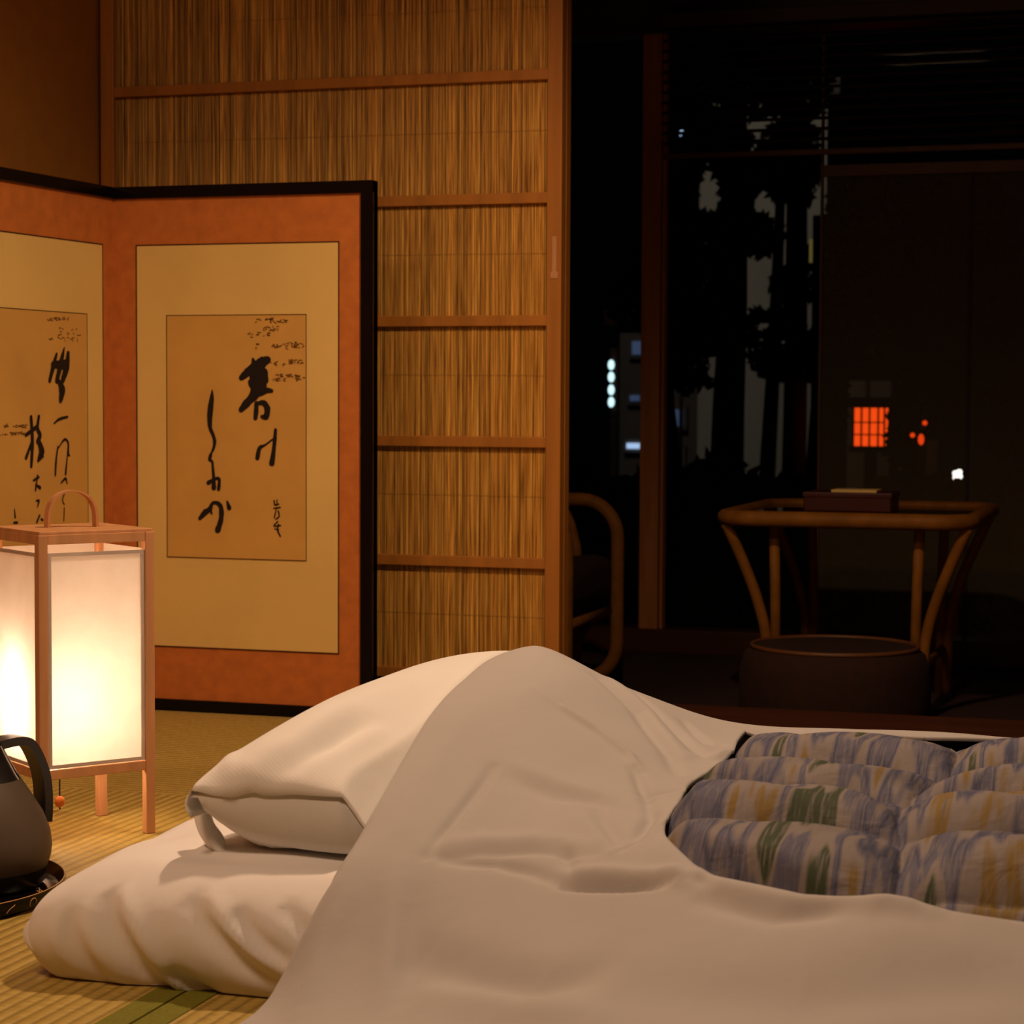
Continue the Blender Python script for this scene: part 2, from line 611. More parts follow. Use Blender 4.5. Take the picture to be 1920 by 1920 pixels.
def reed_mesh(x0, x1, z0, z1, y, name, parent):
    V, Fc, T = [], [], []
    x = x0
    bands = 14
    while x < x1 - 0.001:
        wd = random.uniform(0.0022, 0.0042)
        wd = min(wd, x1 - x)
        cx, r = x + wd / 2, wd / 2 * 0.98
        yy = y + random.uniform(-0.0004, 0.0006)
        base = random.choices([random.uniform(0.75, 1.1), random.uniform(0.45, 0.7), random.uniform(1.1, 1.35)], [6, 2.2, 1.6])[0]
        hue = random.uniform(-0.06, 0.06)
        i0 = len(V)
        nz = bands
        for k in range(nz + 1):
            z = z0 + (z1 - z0) * k / nz
            wob = random.uniform(-0.0003, 0.0003)
            tk = base * random.uniform(0.9, 1.08)
            for a in (0.0, 0.25, 0.5, 0.75, 1.0):
                an = PI + a * PI
                V.append((cx + wob + r * math.cos(an), yy + r * 1.0 * math.sin(an), z))
                T.append((tk * (1 + hue), tk, tk * (1 - hue), 1))
        for k in range(nz):
            for j in range(4):
                a = i0 + k * 5 + j
                Fc.append((a, a + 1, a + 6, a + 5))
        # now and then a dark node on the stalk
        x += wd + (random.uniform(0.0008, 0.0016) if random.random() < 0.03 else 0.0)
    o = obj(name, V, Fc, M['reed'], parent, True)
    ca = o.data.color_attributes.new('tint', 'FLOAT_COLOR', 'POINT')
    ca.data.foreach_set('color', np.array(T, dtype=np.float32).ravel())
    return o


def reed_door(x0, x1, y0, name, label, front=True):
    t = thing(name, ((x0 + x1) / 2, y0 + 0.014, 0), label, 'sliding door', 'reed sliding doors')
    sw = 0.0275
    MB().box(x0, x0 + sw, y0, y0 + 0.028, DH0, DH1, 0.0015).build('stile', M['rail'], t)
    st = MB().box(x1 - sw, x1, y0, y0 + 0.028, DH0, DH1, 0.0015).build('stile', M['rail'], t)
    if front:
        g = at_Y(1039, 480, y0)
        MB().box(g.x - 0.004, g.x + 0.004, y0 - 0.0012, y0 + 0.002, g.z - 0.04, g.z + 0.035, 0.0008).build('finger_pull', M['lampw'], st)
        MB().box(g.x - 0.0065, g.x + 0.0065, y0 - 0.0014, y0 + 0.002, g.z - 0.04, g.z - 0.028, 0.0008).build('finger_pull', M['lampw'], st)
    for z in rails + [0.022, DH1 - 0.02]:
        if z < 0.02 or z > DH1 - 0.015:
            continue
        h = 0.0095 if 0.05 < z < DH1 - 0.05 else 0.02
        MB().box(x0 + sw, x1 - sw, y0 + 0.002, y0 + 0.024, z - h, z + h, 0.0012).build('cross_rail', M['rail'], t)
    if front:
        r = reed_mesh(x0 + sw - 0.002, x1 - sw + 0.002, 0.03, DH1 - 0.03, y0 + 0.014, 'reed_infill', t)
        props(r, kind='stuff')
        th = MB()
        for z in rails:
            for zz in (z - dz * 0.45,):
                if 0.05 < zz < DH1 - 0.05:
                    th.tube([(x0 + sw, y0 + 0.0118, zz + 0.004), (x1 - sw, y0 + 0.0118, zz)], 0.0003, 5)
        props(th.build('binding_thread', M['thread'], t), kind='stuff')
    MB().box(x0 + sw, x1 - sw, y0 + 0.018, y0 + 0.021, 0.02, DH1 - 0.02).build('backing_panel', M['sill'], t)
    return t


reed_door(XDL, XDR, YD, 'reed_sliding_door', 'reed infill sliding door with honey wooden rails behind the folding screen')
reed_door(XDL + 0.001, XDR - 0.0005, YD + 0.032, 'reed_sliding_door', 'second reed door slid back directly behind the front reed door', False)

# ------------------------------------------------------------------ folding screen
SH = 0.92
YF = 3.39
fold = at_Y(213, 600, YF)
rgt = at_Y(701, 600, YF)
PW = rgt.x - fold.x
fold = Vector((fold.x, YF, 0))
dr = Vector((1, 0, 0))
a_l = math.radians(-3.0)
dl = Vector((math.sin(a_l), -math.cos(a_l), 0))
scr = thing('folding_screen', (fold.x, YF, 0), 'low folding screen with black frame, orange border and brush calligraphy', 'folding screen')


def ribbon(mb, pts, o, nrm, lift):
    """brush stroke: pts are (Vector, half width) on the panel plane; adds a rounded ribbon"""
    P = [p for p, _ in pts]
    W = [w_ for _, w_ in pts]
    n = len(P)
    if n > 2:
        sp = smooth_path(P, 5)
        ww = []
        for i in range(n - 1):
            for k in range(5):
                ww.append(W[i] + (W[i + 1] - W[i]) * k / 5)
        ww.append(W[-1])
    else:
        sp, ww = P, W
    up = nrm * lift
    i0 = len(mb.v)
    m = len(sp)
    for k in range(m):
        t = (sp[min(k + 1, m - 1)] - sp[max(k - 1, 0)])
        if t.length < 1e-9:
            t = Vector((0, 0, 1))
        t.normalize()
        s_ = nrm.cross(t).normalized() * (ww[k] * random.uniform(0.9, 1.08))
        mb.v += [sp[k] + s_ + up, sp[k] - s_ + up]
    for k in range(m - 1):
        a = i0 + 2 * k
        mb.f.append((a, a + 1, a + 3, a + 2))
    for q, r_ in ((sp[0], ww[0]), (sp[-1], ww[-1])):
        i1 = len(mb.v)
        ax = Vector((0, 0, 1))
        bx_ = nrm.cross(ax).normalized()
        for j in range(10):
            an = 2 * PI * j / 10
            mb.v.append(q + up * 1.02 + (ax * math.sin(an) + bx_ * math.cos(an)) * r_)
        mb.f.append(tuple(range(i1, i1 + 10)))


def panel(d, nrm, inner_px, paper_px, strokes, faint, side):
    """one leaf: d runs from the fold outwards, nrm faces the room"""
    o = fold.copy()
    Z = Vector((0, 0, 1))
    th = 0.018
    core = MB().obox(o - nrm * th, d * PW, nrm * (th - 0.001), Z * SH).build('panel_core', M['lacq'], scr)
    fw = 0.021
    # lacquer frame: top, bottom and outer upright
    MB().obox(o - nrm * th + Z * (SH - fw), d * PW, nrm * (th + 0.007), Z * fw, 0.0015).build('frame_rail', M['lacq'], scr)
    MB().obox(o - nrm * th, d * PW, nrm * (th + 0.007), Z * fw, 0.0015).build('frame_rail', M['lacq'], scr)
    MB().obox(o - nrm * th + d * (PW - 0.022), d * 0.022, nrm * (th + 0.0075), Z * SH, 0.0015).build('frame_upright', M['lacq'], scr)
    MB().quad(o + Z * fw + nrm * .001, o + d * (PW - 0.02) + Z * fw + nrm * .001, o + d * (PW - 0.02) + Z * (SH - fw) + nrm * .001, o + Z * (SH - fw) + nrm * .001).build('brocade_border', M['brocade'], scr)

    def rect(u0, u1, z0, z1, lift, mat, name, par):
        q = MB().quad(o + d * u0 + Z * z0 + nrm * lift, o + d * u1 + Z * z0 + nrm * lift, o + d * u1 + Z * z1 + nrm * lift, o + d * u0 + Z * z1 + nrm * lift)
        return q.build(name, mat, par)

    def uz(px, py):
        p = at_plane(px, py, o, nrm)
        return (p - o).dot(d), p.z

    def bars(u0, u1, z0, z1, wl, lift, name, par):
        b = MB()
        for (a0, a1, b0, b1) in ((u0, u1, z0, z0 + wl), (u0, u1, z1 - wl, z1), (u0, u0 + wl, z0, z1), (u1 - wl, u1, z0, z1)):
            b.quad(o + d * a0 + Z * b0 + nrm * lift, o + d * a1 + Z * b0 + nrm * lift, o + d * a1 + Z * b1 + nrm * lift, o + d * a0 + Z * b1 + nrm * lift)
        return b.build(name, M['line'], par)
    u0, u1, z0, z1 = inner_px
    mo = rect(u0, u1, z0, z1, 0.0018, M['mount'], 'paper_mount', scr)
    bars(u0 - .0015, u1 + .0015, z0 - .0015, z1 + .0015, .0022, 0.0022, 'mount_edge_line', mo)
    q0, q1, y0, y1 = paper_px
    rect(q0, q1, y0, y1, 0.0026, M['sheetp'], 'writing_paper', mo)
    bars(q0, q1, y0, y1, .0013, 0.0030, 'paper_edge_line', mo)
    for chars in strokes:
        inkm = MB()
        for st in chars:
            pts = []
            for (px, py, wpx) in st:
                p = at_plane(px, py, o, nrm)
                sc_ = (p - CAM).length / F
                pts.append((p, wpx * sc_ * 0.5 * (1.35 if side > 0 else 1.8)))
            ribbon(inkm, pts, o, nrm, 0.0034 + 0.00006 * chars.index(st))
        inkm.build('brush_character', M['ink'], mo)
    fm = MB()
    for (px, py, wpx, hpx) in faint:
        nst = max(4, int(wpx / 1.9))
        for _ in range(nst):
            ax, ay = px + random.uniform(-.5, .5) * wpx, py + random.uniform(-.5, .5) * hpx
            L = random.uniform(2, 5.0)
            an = random.choice([0, 0, PI / 2, 0.6, -0.7, 0.2])
            a = at_plane(ax, ay, o, nrm)
            b = at_plane(ax + L * math.cos(an), ay + L * math.sin(an), o, nrm)
            ribbon(fm, [(a, 0.0010), (b, 0.0007)], o, nrm, 0.0032)
    if fm.v:
        props(fm.build('small_writing', M['fade'], mo), kind='stuff')
    return uz


def uzr(px, py):
    p = at_Y(px, py, YF)
    return p.x - fold.x, p.z


c3 = lambda cx, cy, w_: (300 + cx / 3.92, 580 + cy / 3.92, w_ / 3.92)
S_R = [
    [(605, 503, 32), (650, 462, 46), (700, 418, 44), (760, 388, 62), (795, 372, 42)],
    [(690, 368, 18), (700, 410, 34), (715, 440, 60)],
    [(720, 430, 80), (735, 490, 108), (722, 550, 112), (712, 600, 70), (690, 640, 52), (645, 688, 44), (602, 738, 30)],
    [(735, 612, 44), (790, 596, 34), (826, 600, 22)],
    [(716, 690, 26), (713, 750, 30), (708, 800, 24)],
    [(722, 692, 18), (768, 688, 30), (795, 730, 36), (785, 790, 34), (757, 788, 20)],
    [(855, 885, 18), (850, 950, 22), (840, 1050, 24), (828, 1130, 34)],
    [(845, 945, 8), (780, 996, 12), (738, 1020, 24), (722, 1092, 26)],
    [(390, 590, 4), (387, 650, 28), (378, 720, 34), (372, 800, 32), (375, 870, 24), (395, 920, 20), (408, 970, 20), (400, 1020, 18), (385, 1055, 12), (378, 1072, 22), (372, 1105, 20), (390, 1120, 14), (395, 1170, 15), (400, 1230, 18), (402, 1312, 28)],
    [(362, 1275, 24), (400, 1252, 18), (440, 1245, 18), (437, 1322, 20)],
    [(300, 1535, 22), (340, 1490, 34), (372, 1468, 28), (392, 1425, 18), (430, 1425, 24), (455, 1460, 28), (455, 1540, 30), (430, 1622, 34)],
    [(376, 1470, 18), (386, 1500, 12)],
    [(500, 1412, 12), (515, 1460, 26)],
    [(845, 1405, 8), (850, 1436, 9), (878, 1430, 8)], [(866, 1398, 6), (865, 1440, 6)], [(842, 1462, 7), (890, 1455, 8)],
    [(862, 1465, 7), (846, 1530, 8)], [(875, 1480, 8), (882, 1520, 8), (856, 1542, 7)], [(872, 1558, 7), (842, 1592, 8), (892, 1588, 8)],
    [(876, 1580, 9), (870, 1622, 9), (890, 1666, 9)], [(850, 1612, 6), (880, 1620, 6)],
]
S_R = [[c3(*p) for p in s] for s in S_R]
S_R = [S_R[0:6], S_R[6:8], S_R[8:10], S_R[10:12], S_R[12:13], S_R[13:18], S_R[18:21]]
FA_R = [(x, y, w_, h) for (x, y, w_, h) in [
    (508, 601, 60, 9), (508, 616, 30, 8), (470, 629, 9, 12), (485, 629, 8, 12), (501, 628, 12, 9), (484, 647, 7, 9), (511, 648, 11, 8), (536, 647, 40, 12), (562, 647, 16, 12), (514, 681, 14, 5), (538, 679, 24, 10), (562, 679, 16, 10), (540, 704, 46, 6), (524, 712, 22, 6), (562, 710, 16, 10)]]
c4 = lambda cx, cy, w_: (cx / 4.173, 540 + cy / 4.173, w_ / 4.173)
S_L = [
    [(430, 518, 16), (405, 610, 30), (376, 725, 22)], [(490, 468, 8), (465, 580, 34), (432, 725, 28)], [(520, 512, 24), (508, 620, 44), (478, 720, 30)],
    [(400, 600, 30), (500, 600, 44)], [(450, 735, 24), (472, 800, 52), (460, 880, 24)],
    [(410, 1060, 8), (450, 1027, 13), (515, 1008, 11)],
    [(440, 1240, 8), (426, 1350, 15), (420, 1465, 11)], [(438, 1262, 6), (490, 1186, 11), (520, 1212, 12), (520, 1290, 16), (532, 1312, 8)], [(516, 1290, 7), (500, 1455, 13)],
    [(465, 1525, 8), (500, 1490, 13), (512, 1530, 7)], [(490, 1610, 8), (476, 1660, 7), (490, 1692, 7)], [(490, 1720, 7), (487, 1820, 7)],
    [(230, 1010, 20), (240, 1200, 26), (232, 1395, 18)], [(190, 1150, 18), (280, 1082, 20)], [(236, 1200, 12), (190, 1330, 18)],
    [(290, 1005, 18), (280, 1100, 22), (300, 1150, 26), (282, 1200, 26)], [(290, 1200, 22), (312, 1280, 44), (285, 1350, 16)], [(310, 1240, 16), (322, 1320, 12)],
    [(250, 1505, 12), (290, 1480, 12)], [(280, 1465, 9), (265, 1582, 11)], [(266, 1540, 9), (300, 1562, 17)],
    [(272, 1665, 9), (292, 1665, 12), (280, 1712, 7)], [(275, 1832, 12), (296, 1780, 12)], [(310, 1808, 10), (322, 1815, 10)], [(100, 1730, 6), (105, 1792, 12)], [(95, 1835, 9), (122, 1835, 11)],
]
S_L = [[c4(*p) for p in s] for s in S_L]
S_L = [S_L[0:5], S_L[5:6], S_L[6:9], S_L[9:10], S_L[10:11], S_L[11:12], S_L[12:18], S_L[18:21], S_L[21:22], S_L[22:24], S_L[24:25], S_L[25:26]]
FA_L = [(22, 799, 46, 5), (20, 813, 46, 5), (105, 598, 40, 5), (125, 625, 40, 26), (92, 636, 6, 4)]

ua0, za0 = uzr(257, 461)
ua1, za1 = uzr(635, 1225)
up0, zp0 = uzr(313, 591)
up1, zp1 = uzr(576, 1052)
nr = Vector((0, -1, 0))
panel(dr, nr, (ua0, ua1, za1, za0), (up0, up1, zp1, zp0), S_R, FA_R, 1)
nl = Vector((-dl.y, dl.x, 0))
if nl.x < 0:
    nl = -nl


def uzl(px, py):
    p = at_plane(px, py, fold, nl)
    return (p - fold).dot(dl), p.z


la, lz = uzl(190, 461)
lb, lz2 = uzl(161, 585)
panel(dl, nl, (la, PW - 0.03 - 0.02, za1, za0), (lb, PW - 0.11, zp1, zp0), S_L, FA_L, -1)

# ------------------------------------------------------------------ paper floor lamp
rot = 0.938
ea = Vector((math.cos(rot), math.sin(rot), 0))
eb = Vector((-math.sin(rot), math.cos(rot), 0))
LA, LB = 0.156, 0.151
near = Vector((-1.3266, 2.2939, 0))
LT = 0.387
lc = near + ea * LA / 2 + eb * LB / 2
lamp = thing('paper_floor_lamp', (lc.x, lc.y, 0), 'lit square paper floor lantern with pale wooden frame and hoop handle', 'lamp')
Z = Vector((0, 0, 1))
pw_ = 0.0125
for (i, j) in ((0, 0), (1, 0), (1, 1), (0, 1)):
    c = near + ea * (i * (LA - pw_)) + eb * (j * (LB - pw_))
    MB().obox(c, ea * pw_, eb * pw_, Z * (LT - 0.004), 0.0012).build('leg', M['lampw'], lamp)
zr0, zr1 = 0.0815, 0.0935
for zz, nm in ((zr0, 'bottom_rail'), (LT - 0.016, 'top_rail')):
    for (o_, d_, L_, n_) in ((near, ea, LA, eb), (near + eb * (LB - 0.010), ea, LA, eb), (near, eb, LB, ea), (near + ea * (LA - 0.010), eb, LB, ea)):
        MB().obox(o_ + d_ * pw_ + n_ * 0.001 + Z * zz, d_ * (L_ - 2 * pw_), n_ * 0.008, Z * 0.012, 0.0008).build(nm, M['lampw'], lamp)
# top plate with round hole seen only as a thin board
tp = MB()
tp.obox(near + Z * (LT - 0.0045) + ea * 0.002 + eb * 0.002, ea * (LA - 0.004), eb * (LB - 0.004), Z * 0.0045, 0.001)
# arched handle
zt0, zt1 = 0.0945, 0.3605
for (o_, d_, L_, n_, s_) in ((near, ea, LA, eb, 1), (near + eb * LB, ea, LA, eb, -1), (near, eb, LB, ea, 1), (near + ea * LA, eb, LB, ea, -1)):
    p0 = o_ + n_ * (s_ * 0.0045) + d_ * (pw_ + 0.0006)
    L2 = L_ - 2 * pw_ - 0.0012
    sh = MB().quad(p0 + Z * zt0, p0 + d_ * L2 + Z * zt0, p0 + d_ * L2 + Z * zt1, p0 + Z * zt1).build('paper_shade', M['paper'], lamp)
    fb = MB()
    fr = 0.0045
    off = n_ * (-s_ * 0.0012) - n_ * 0.001
    for (a0, a1, b0, b1) in ((0, L2, zt0, zt0 + fr), (0, L2, zt1 - fr, zt1), (0, fr, zt0 + fr, zt1 - fr), (L2 - fr, L2, zt0 + fr, zt1 - fr)):
        fb.obox(p0 + off + d_ * a0 + Z * b0, d_ * (a1 - a0), n_ * 0.002, Z * (b1 - b0))
    fb.build('shade_frame', M['trim'], sh)
# handle spans along eb direction at the middle of the top
ha = at_z(93, 984, LT)
hb_ = at_z(168, 977, LT)
mid = near + ea * LA * 0.5 + eb * LB * 0.5 + Z * LT
hd = (ea * 0.97 - eb * 0.25).normalized()
span = 0.032
hp = MB()
ns = 24
hw = eb * 0.006
for k in range(ns + 1):
    t = k / ns
    an = PI * t
    ht = 0.047
    cx = -math.cos(an) * span
    if t < 0.5:
        pass
    zz = ht * (math.sin(an) ** 0.62)
    p = mid + hd * cx + Z * zz
    inn = mid + hd * (cx * 0.90) + Z * (zz * 0.955)
    hp.v += [p - hw, p + hw, inn + hw, inn - hw]
for k in range(ns):
    a = 4 * k
    for j in range(4):
        hp.f.append((a + j, a + (j + 1) % 4, a + 4 + (j + 1) % 4, a + 4 + j))
hp.f += [(0, 1, 2, 3), (4 * ns + 3, 4 * ns + 2, 4 * ns + 1, 4 * ns)]
autosmooth(hp.build('handle', M['lampw'], lamp), 50)
tp.build('top_board', M['lampw'], lamp)
# bulb, holder, pull cord with bead
bpos = near + ea * LA * 0.30 + eb * LB * 0.58
mb_, nt_, b_ = new_mat('lit_bulb')
b_.inputs['Emission Color'].default_value = (1.0, 0.70, 0.48, 1)
bul = MB().lathe((bpos.x, bpos.y, 0.112), [(0.001, 0), (0.009, 0.002), (0.013, 0.012), (0.0145, 0.045), (0.0145, 0.09), (0.009, 0.118), (0.001, 0.123)], 14)
area = 2 * PI * 0.013 * 0.123
b_.inputs['Emission Strength'].default_value = ANDON_W / (PI * area) * 0.5
bulb = bul.build('bulb', mb_, lamp, True)
props(bulb, 'glowing light bulb')
MB().lathe((bpos.x, bpos.y, 0.083), [(0.001, 0), (0.012, 0), (0.012, 0.026), (0.010, 0.0285), (0.001, 0.0285)], 14).build('bulb_holder', M['black'], bulb)
MB().obox(near + ea * (bpos - near).dot(ea) - ea * 0.005 + eb * 0.009 + Z * 0.080, ea * 0.010, eb * (LB - 0.018), Z * 0.006).build('holder_bar', M['lampw'], lamp)
bead_p = bpos - eb * (LB * 0.22) + ea * 0.012
bead_p = at_plane(112, 1503, Vector((bead_p.x, bead_p.y, 0)), (RC @ Vector((0, 0, 1))))
br_ = 9.5 * (bead_p - CAM).length / F
bs = MB()
bs.lathe((bead_p.x, bead_p.y, bead_p.z), [(br_ * math.cos(a) + 1e-5, br_ * 1.12 * math.sin(a)) for a in np.linspace(-PI / 2, PI / 2, 13)], 18)
cordo = MB().tube([(bead_p.x, bead_p.y, bead_p.z - br_ - 0.003), (bead_p.x, bead_p.y, zr0 + 0.006)], 0.0011, 6).build('pull_cord', M['cord'], lamp)
props(bs.build('cord_bead', M['bead'], cordo, True), 'orange wooden bead')

# ------------------------------------------------------------------ pendant lamp (above the frame)
pend = thing('pendant_lamp', (PENDANT.x, PENDANT.y, PENDANT.z - 0.03), 'hanging lamp with dark cloth shade above the futon', 'lamp')
sp_ = MB().lathe((PENDANT.x, PENDANT.y, PENDANT.z), [(0.165, -0.035), (0.168, -0.035), (0.10, 0.12), (0.02, 0.135), (0.018, 0.13), (0.097, 0.115), (0.165, -0.035)], 32)
sp_.build('shade', M['shade'], pend, True)
MB().tube([(PENDANT.x, PENDANT.y, PENDANT.z + 0.13), (PENDANT.x, PENDANT.y, 2.449)], 0.004, 8).build('cord', M['cord'], pend)
pl = bpy.data.lights.new('pendant_bulb', 'SPOT')
pl.energy = PENDANT_W * 4
pl.color = WARM
pl.spot_size = math.radians(168)
pl.spot_blend = 0.85
pl.shadow_soft_size = 0.03
plo = bpy.data.objects.new('pendant_bulb', pl)
COL.objects.link(plo)
plo.parent = pend
plo.location = (0, 0, 0.045)

# square fill lamp added out of view to brighten near sides and walls
RL = Vector((-1.15, 0.60, 2.20))
rear = thing('fill_lamp', (RL.x, RL.y, RL.z), 'added square fill lamp below the ceiling, out of view', 'lamp')
for (x0, x1, y0, y1) in ((-.26, .26, -.26, -.245), (-.26, .26, .245, .26), (-.26, -.245, -.245, .245), (.245, .26, -.245, .245)):
    MB().box(RL.x + x0, RL.x + x1, RL.y + y0, RL.y + y1, RL.z - 0.06, RL.z + 0.06, 0.002).build('shade_side', M['shade'], rear)
MB().tube([(RL.x, RL.y, RL.z + 0.05), (RL.x, RL.y, 2.449)], 0.004, 8).build('cord', M['cord'], rear)
MB().box(RL.x - .245, RL.x + .245, RL.y - .01, RL.y + .01, RL.z + 0.045, RL.z + 0.055).build('cross_bar', M['shade'], rear)
al = bpy.data.lights.new('fill_light', 'AREA')
al.shape = 'SQUARE'
al.size = 0.45
al.energy = REAR_W
al.color = WARM
alo = bpy.data.objects.new('fill_light', al)
COL.objects.link(alo)
alo.parent = rear
alo.location = (0, 0, -0.03)

# ------------------------------------------------------------------ mattress
MX0, MX1, MY0, MY1, MT = -1.047, 0.98, 1.760, 2.78, 0.112


def rbox(x0, x1, y0, y1, z0, z1, r, nx, ny, nz, warp):
    """rounded box of gridded faces; warp(P, Nrm) displaces"""
    bm = bmesh.new()
    key = {}
    faces = []

    def vid(i, j, k):
        kk = (i, j, k)
        if kk not in key:
            key[kk] = len(key)
        return key[kk]
    for (ax, n1, n2) in (('z', nx, ny), ('y', nx, nz), ('x', ny, nz)):
        for side in (0, 1):
            for a in range(n1):
                for b in range(n2):
                    if ax == 'z':
                        c = [(a, b, side * nz), (a + 1, b, side * nz), (a + 1, b + 1, side * nz), (a, b + 1, side * nz)]
                        flip = side == 0
                    elif ax == 'y':
                        c = [(a, side * ny, b), (a + 1, side * ny, b), (a + 1, side * ny, b + 1), (a, side * ny, b + 1)]
                        flip = side == 1
                    else:
                        c = [(side * nx, a, b), (side * nx, a + 1, b), (side * nx, a + 1, b + 1), (side * nx, a, b + 1)]
                        flip = side == 0
                    ids = [vid(*q) for q in c]
                    faces.append(tuple(ids[::-1] if flip else ids))
    bm.free()
    idx = np.array(list(key.keys()), float)
    P = np.stack([x0 + (x1 - x0) * idx[:, 0] / nx, y0 + (y1 - y0) * idx[:, 1] / ny, z0 + (z1 - z0) * idx[:, 2] / nz], 1)
    lo = np.array([x0 + r[0], y0 + r[0], z0 + r[1]])
    hi = np.array([x1 - r[0], y1 - r[0], z1 - r[1]])
    C = np.clip(P, lo, hi)
    dlt = P - C
    rr = np.array([r[0], r[0], r[1]])
    q = dlt / rr
    L = np.linalg.norm(q, axis=1, keepdims=True)
    L[L == 0] = 1
    mx_ = np.abs(q).max(axis=1, keepdims=True)
    qn = q / L * mx_
    P2 = C + qn * rr
    Nn = qn / rr
    nl_ = np.linalg.norm(Nn, axis=1, keepdims=True)
    nl_[nl_ == 0] = 1
    Nn = Nn / nl_
    P2 = warp(P2, Nn)
    return P2, faces


def seg_dist(X, Y, pl_):
    """distance to polyline and signed side, param 0..1"""
    best = np.full(X.shape, 1e9)
    side = np.zeros(X.shape)
    par = np.zeros(X.shape)
    pl_ = np.asarray(pl_, float)
    Ls = np.linalg.norm(np.diff(pl_, axis=0), axis=1)
    tot = Ls.sum()
    acc = 0
    for k in range(len(pl_) - 1):
        a, b = pl_[k], pl_[k + 1]
        d_ = b - a
        L2 = (d_ ** 2).sum()
        t = np.clip(((X - a[0]) * d_[0] + (Y - a[1]) * d_[1]) / L2, 0, 1)
        qx, qy = X - (a[0] + t * d_[0]), Y - (a[1] + t * d_[1])
        ds = np.sqrt(qx ** 2 + qy ** 2)
        m = ds < best
        best = np.where(m, ds, best)
        side = np.where(m, np.sign(d_[0] * qy - d_[1] * qx), side)
        par = np.where(m, (acc + t * Ls[k]) / tot, par)
        acc += Ls[k]
    return best, side, par


def taper(par):
    return np.clip(np.sin(np.clip(par, 0, 1) * PI), 0, 1) ** 0.6


folds_px = [  # near-side folds: list of (px,py), depth, width
    ([(178, 1672), (215, 1740), (262, 1822), (312, 1880)], -0.011, 0.011),
    ([(205, 1668), (262, 1745), (300, 1820), (330, 1868)], 0.006, 0.009),
    ([(342, 1690), (392, 1748), (452, 1808), (520, 1850)], -0.010, 0.011),
    ([(372, 1682), (430, 1742), (500, 1800), (560, 1835)], 0.007, 0.009),
    ([(432, 1712), (485, 1768), (545, 1812)], -0.009, 0.009),
    ([(310, 1818), (345, 1850), (392, 1888)], -0.010, 0.008),
    ([(298, 1828), (330, 1868), (365, 1896)], 0.005, 0.006),
    ([(120, 1700), (150, 1770), (180, 1850)], -0.005, 0.008),
    ([(95, 1700), (110, 1770), (130, 1840)], 0.004, 0.007),
    ([(140, 1690), (180, 1780), (225, 1870)], 0.004, 0.008),
    ([(520, 1700), (560, 1740), (600, 1770)], -0.006, 0.008),
]
fold_xz = []
for pts, dep, wd in folds_px:
    fold_xz.append(([(p.x, p.z) for p in (at_Y(px, py, MY0) for px, py in pts)], dep, wd))


def mwarp(P, Nn):
    X, Y, Zc = P[:, 0].copy(), P[:, 1].copy(), P[:, 2].copy()
    tz = np.clip(Zc / MT, 0, 1)
    near_ = np.clip((MY0 + 0.09 - Y) / 0.09, 0, 1)
    head = np.clip((MX0 + 0.12 - X) / 0.12, 0, 1)
    # bulging sides, soft crown on top
    P = P.copy()
    sideb = np.sin(tz * PI) * 0.010 - 0.024 * tz ** 2 - 0.016 * (1 - tz) ** 3
    P[:, 2] = np.maximum(P[:, 2], 0.001)
    P[:, 1] -= near_ * sideb
    P[:, 0] -= head * (np.sin(tz * PI) * 0.014 - 0.060 * tz ** 2 - 0.018 * (1 - tz) ** 3)
    top = (Nn[:, 2] > -0.2)
    ex = np.minimum(X - MX0, MX1 - X)
    ey = np.minimum(Y - MY0, MY1 - Y)
    P[:, 2] += top * tz * 0.006 * (1 - np.exp(-np.minimum(ex, ey) / 0.08))
    # diagonal drag folds on the near side, fading onto the top
    disp = np.zeros(len(X))
    for pl_, dep, wd in fold_xz:
        ds, sd, pr = seg_dist(X, Zc, pl_)
        disp += dep * np.exp(-(ds / wd) ** 2) * taper(pr)
    wgt = np.clip((MY0 + 0.07 - Y) / 0.05, 0, 1)
    P += Nn * (disp * wgt)[:, None]
    # soft ripples on top
    rip = 0.0016 * np.sin(X * 41 + Y * 17) * np.sin(Y * 29 - X * 9) + 0.0012 * np.sin(X * 13 - Y * 47 + 1)
    P[:, 2] += top * tz * rip
    P[:, 2] = np.maximum(P[:, 2], 0.001)
    return P


Pm, Fm = rbox(MX0, MX1, MY0, MY1, -0.030, MT, (0.036, 0.042), 330, 120, 44, mwarp)
matt = thing('futon_mattress', ((MX0 + MX1) / 2, (MY0 + MY1) / 2, 0), 'thin futon mattress in white sheet lying on the tatami', 'futon')
mo_ = obj('sheet', Pm, Fm, M['sheet'], matt, True)
# folded corner of the sheet at the near head corner: a looped pleat
cp = MB()
NP = 22


def side_off(tz, k):
    return math.sin(tz * PI) * k[0] - k[1] * tz ** 2 - k[2] * (1 - tz) ** 3


for kk in range(NP + 1):
    z_ = 0.006 + 0.066 * kk / NP
    tz = z_ / MT
    cxp = MX0 + 0.0105 - side_off(tz, (0.014, 0.060, 0.018))
    cyp = MY0 + 0.0105 - side_off(tz, (0.010, 0.024, 0.016))
    fade = math.sin(PI * min(1, (kk + 1.5) / (NP + 2))) ** 0.8
    amp = 0.004 * fade - 0.016 * (1 - fade)
    tw = 0.006 * math.sin(kk * 0.35)
    # along the corner: buried edge, ridge out to the near side, hollow, buried edge
    for (u_, o_) in ((-0.024, -0.020), (-0.012, amp - 0.005), (-0.005 + tw, amp), (0.003 + tw, amp - 0.001), (0.009, amp - 0.010), (0.022, -0.022)):
        cp.v.append(Vector((cxp + 0.707 * (u_ - o_), cyp - 0.707 * (u_ + o_), z_)))
for kk in range(NP):
    for j_ in range(5):
        q = 6 * kk + j_
        cp.f.append((q, q + 1, q + 7, q + 6))
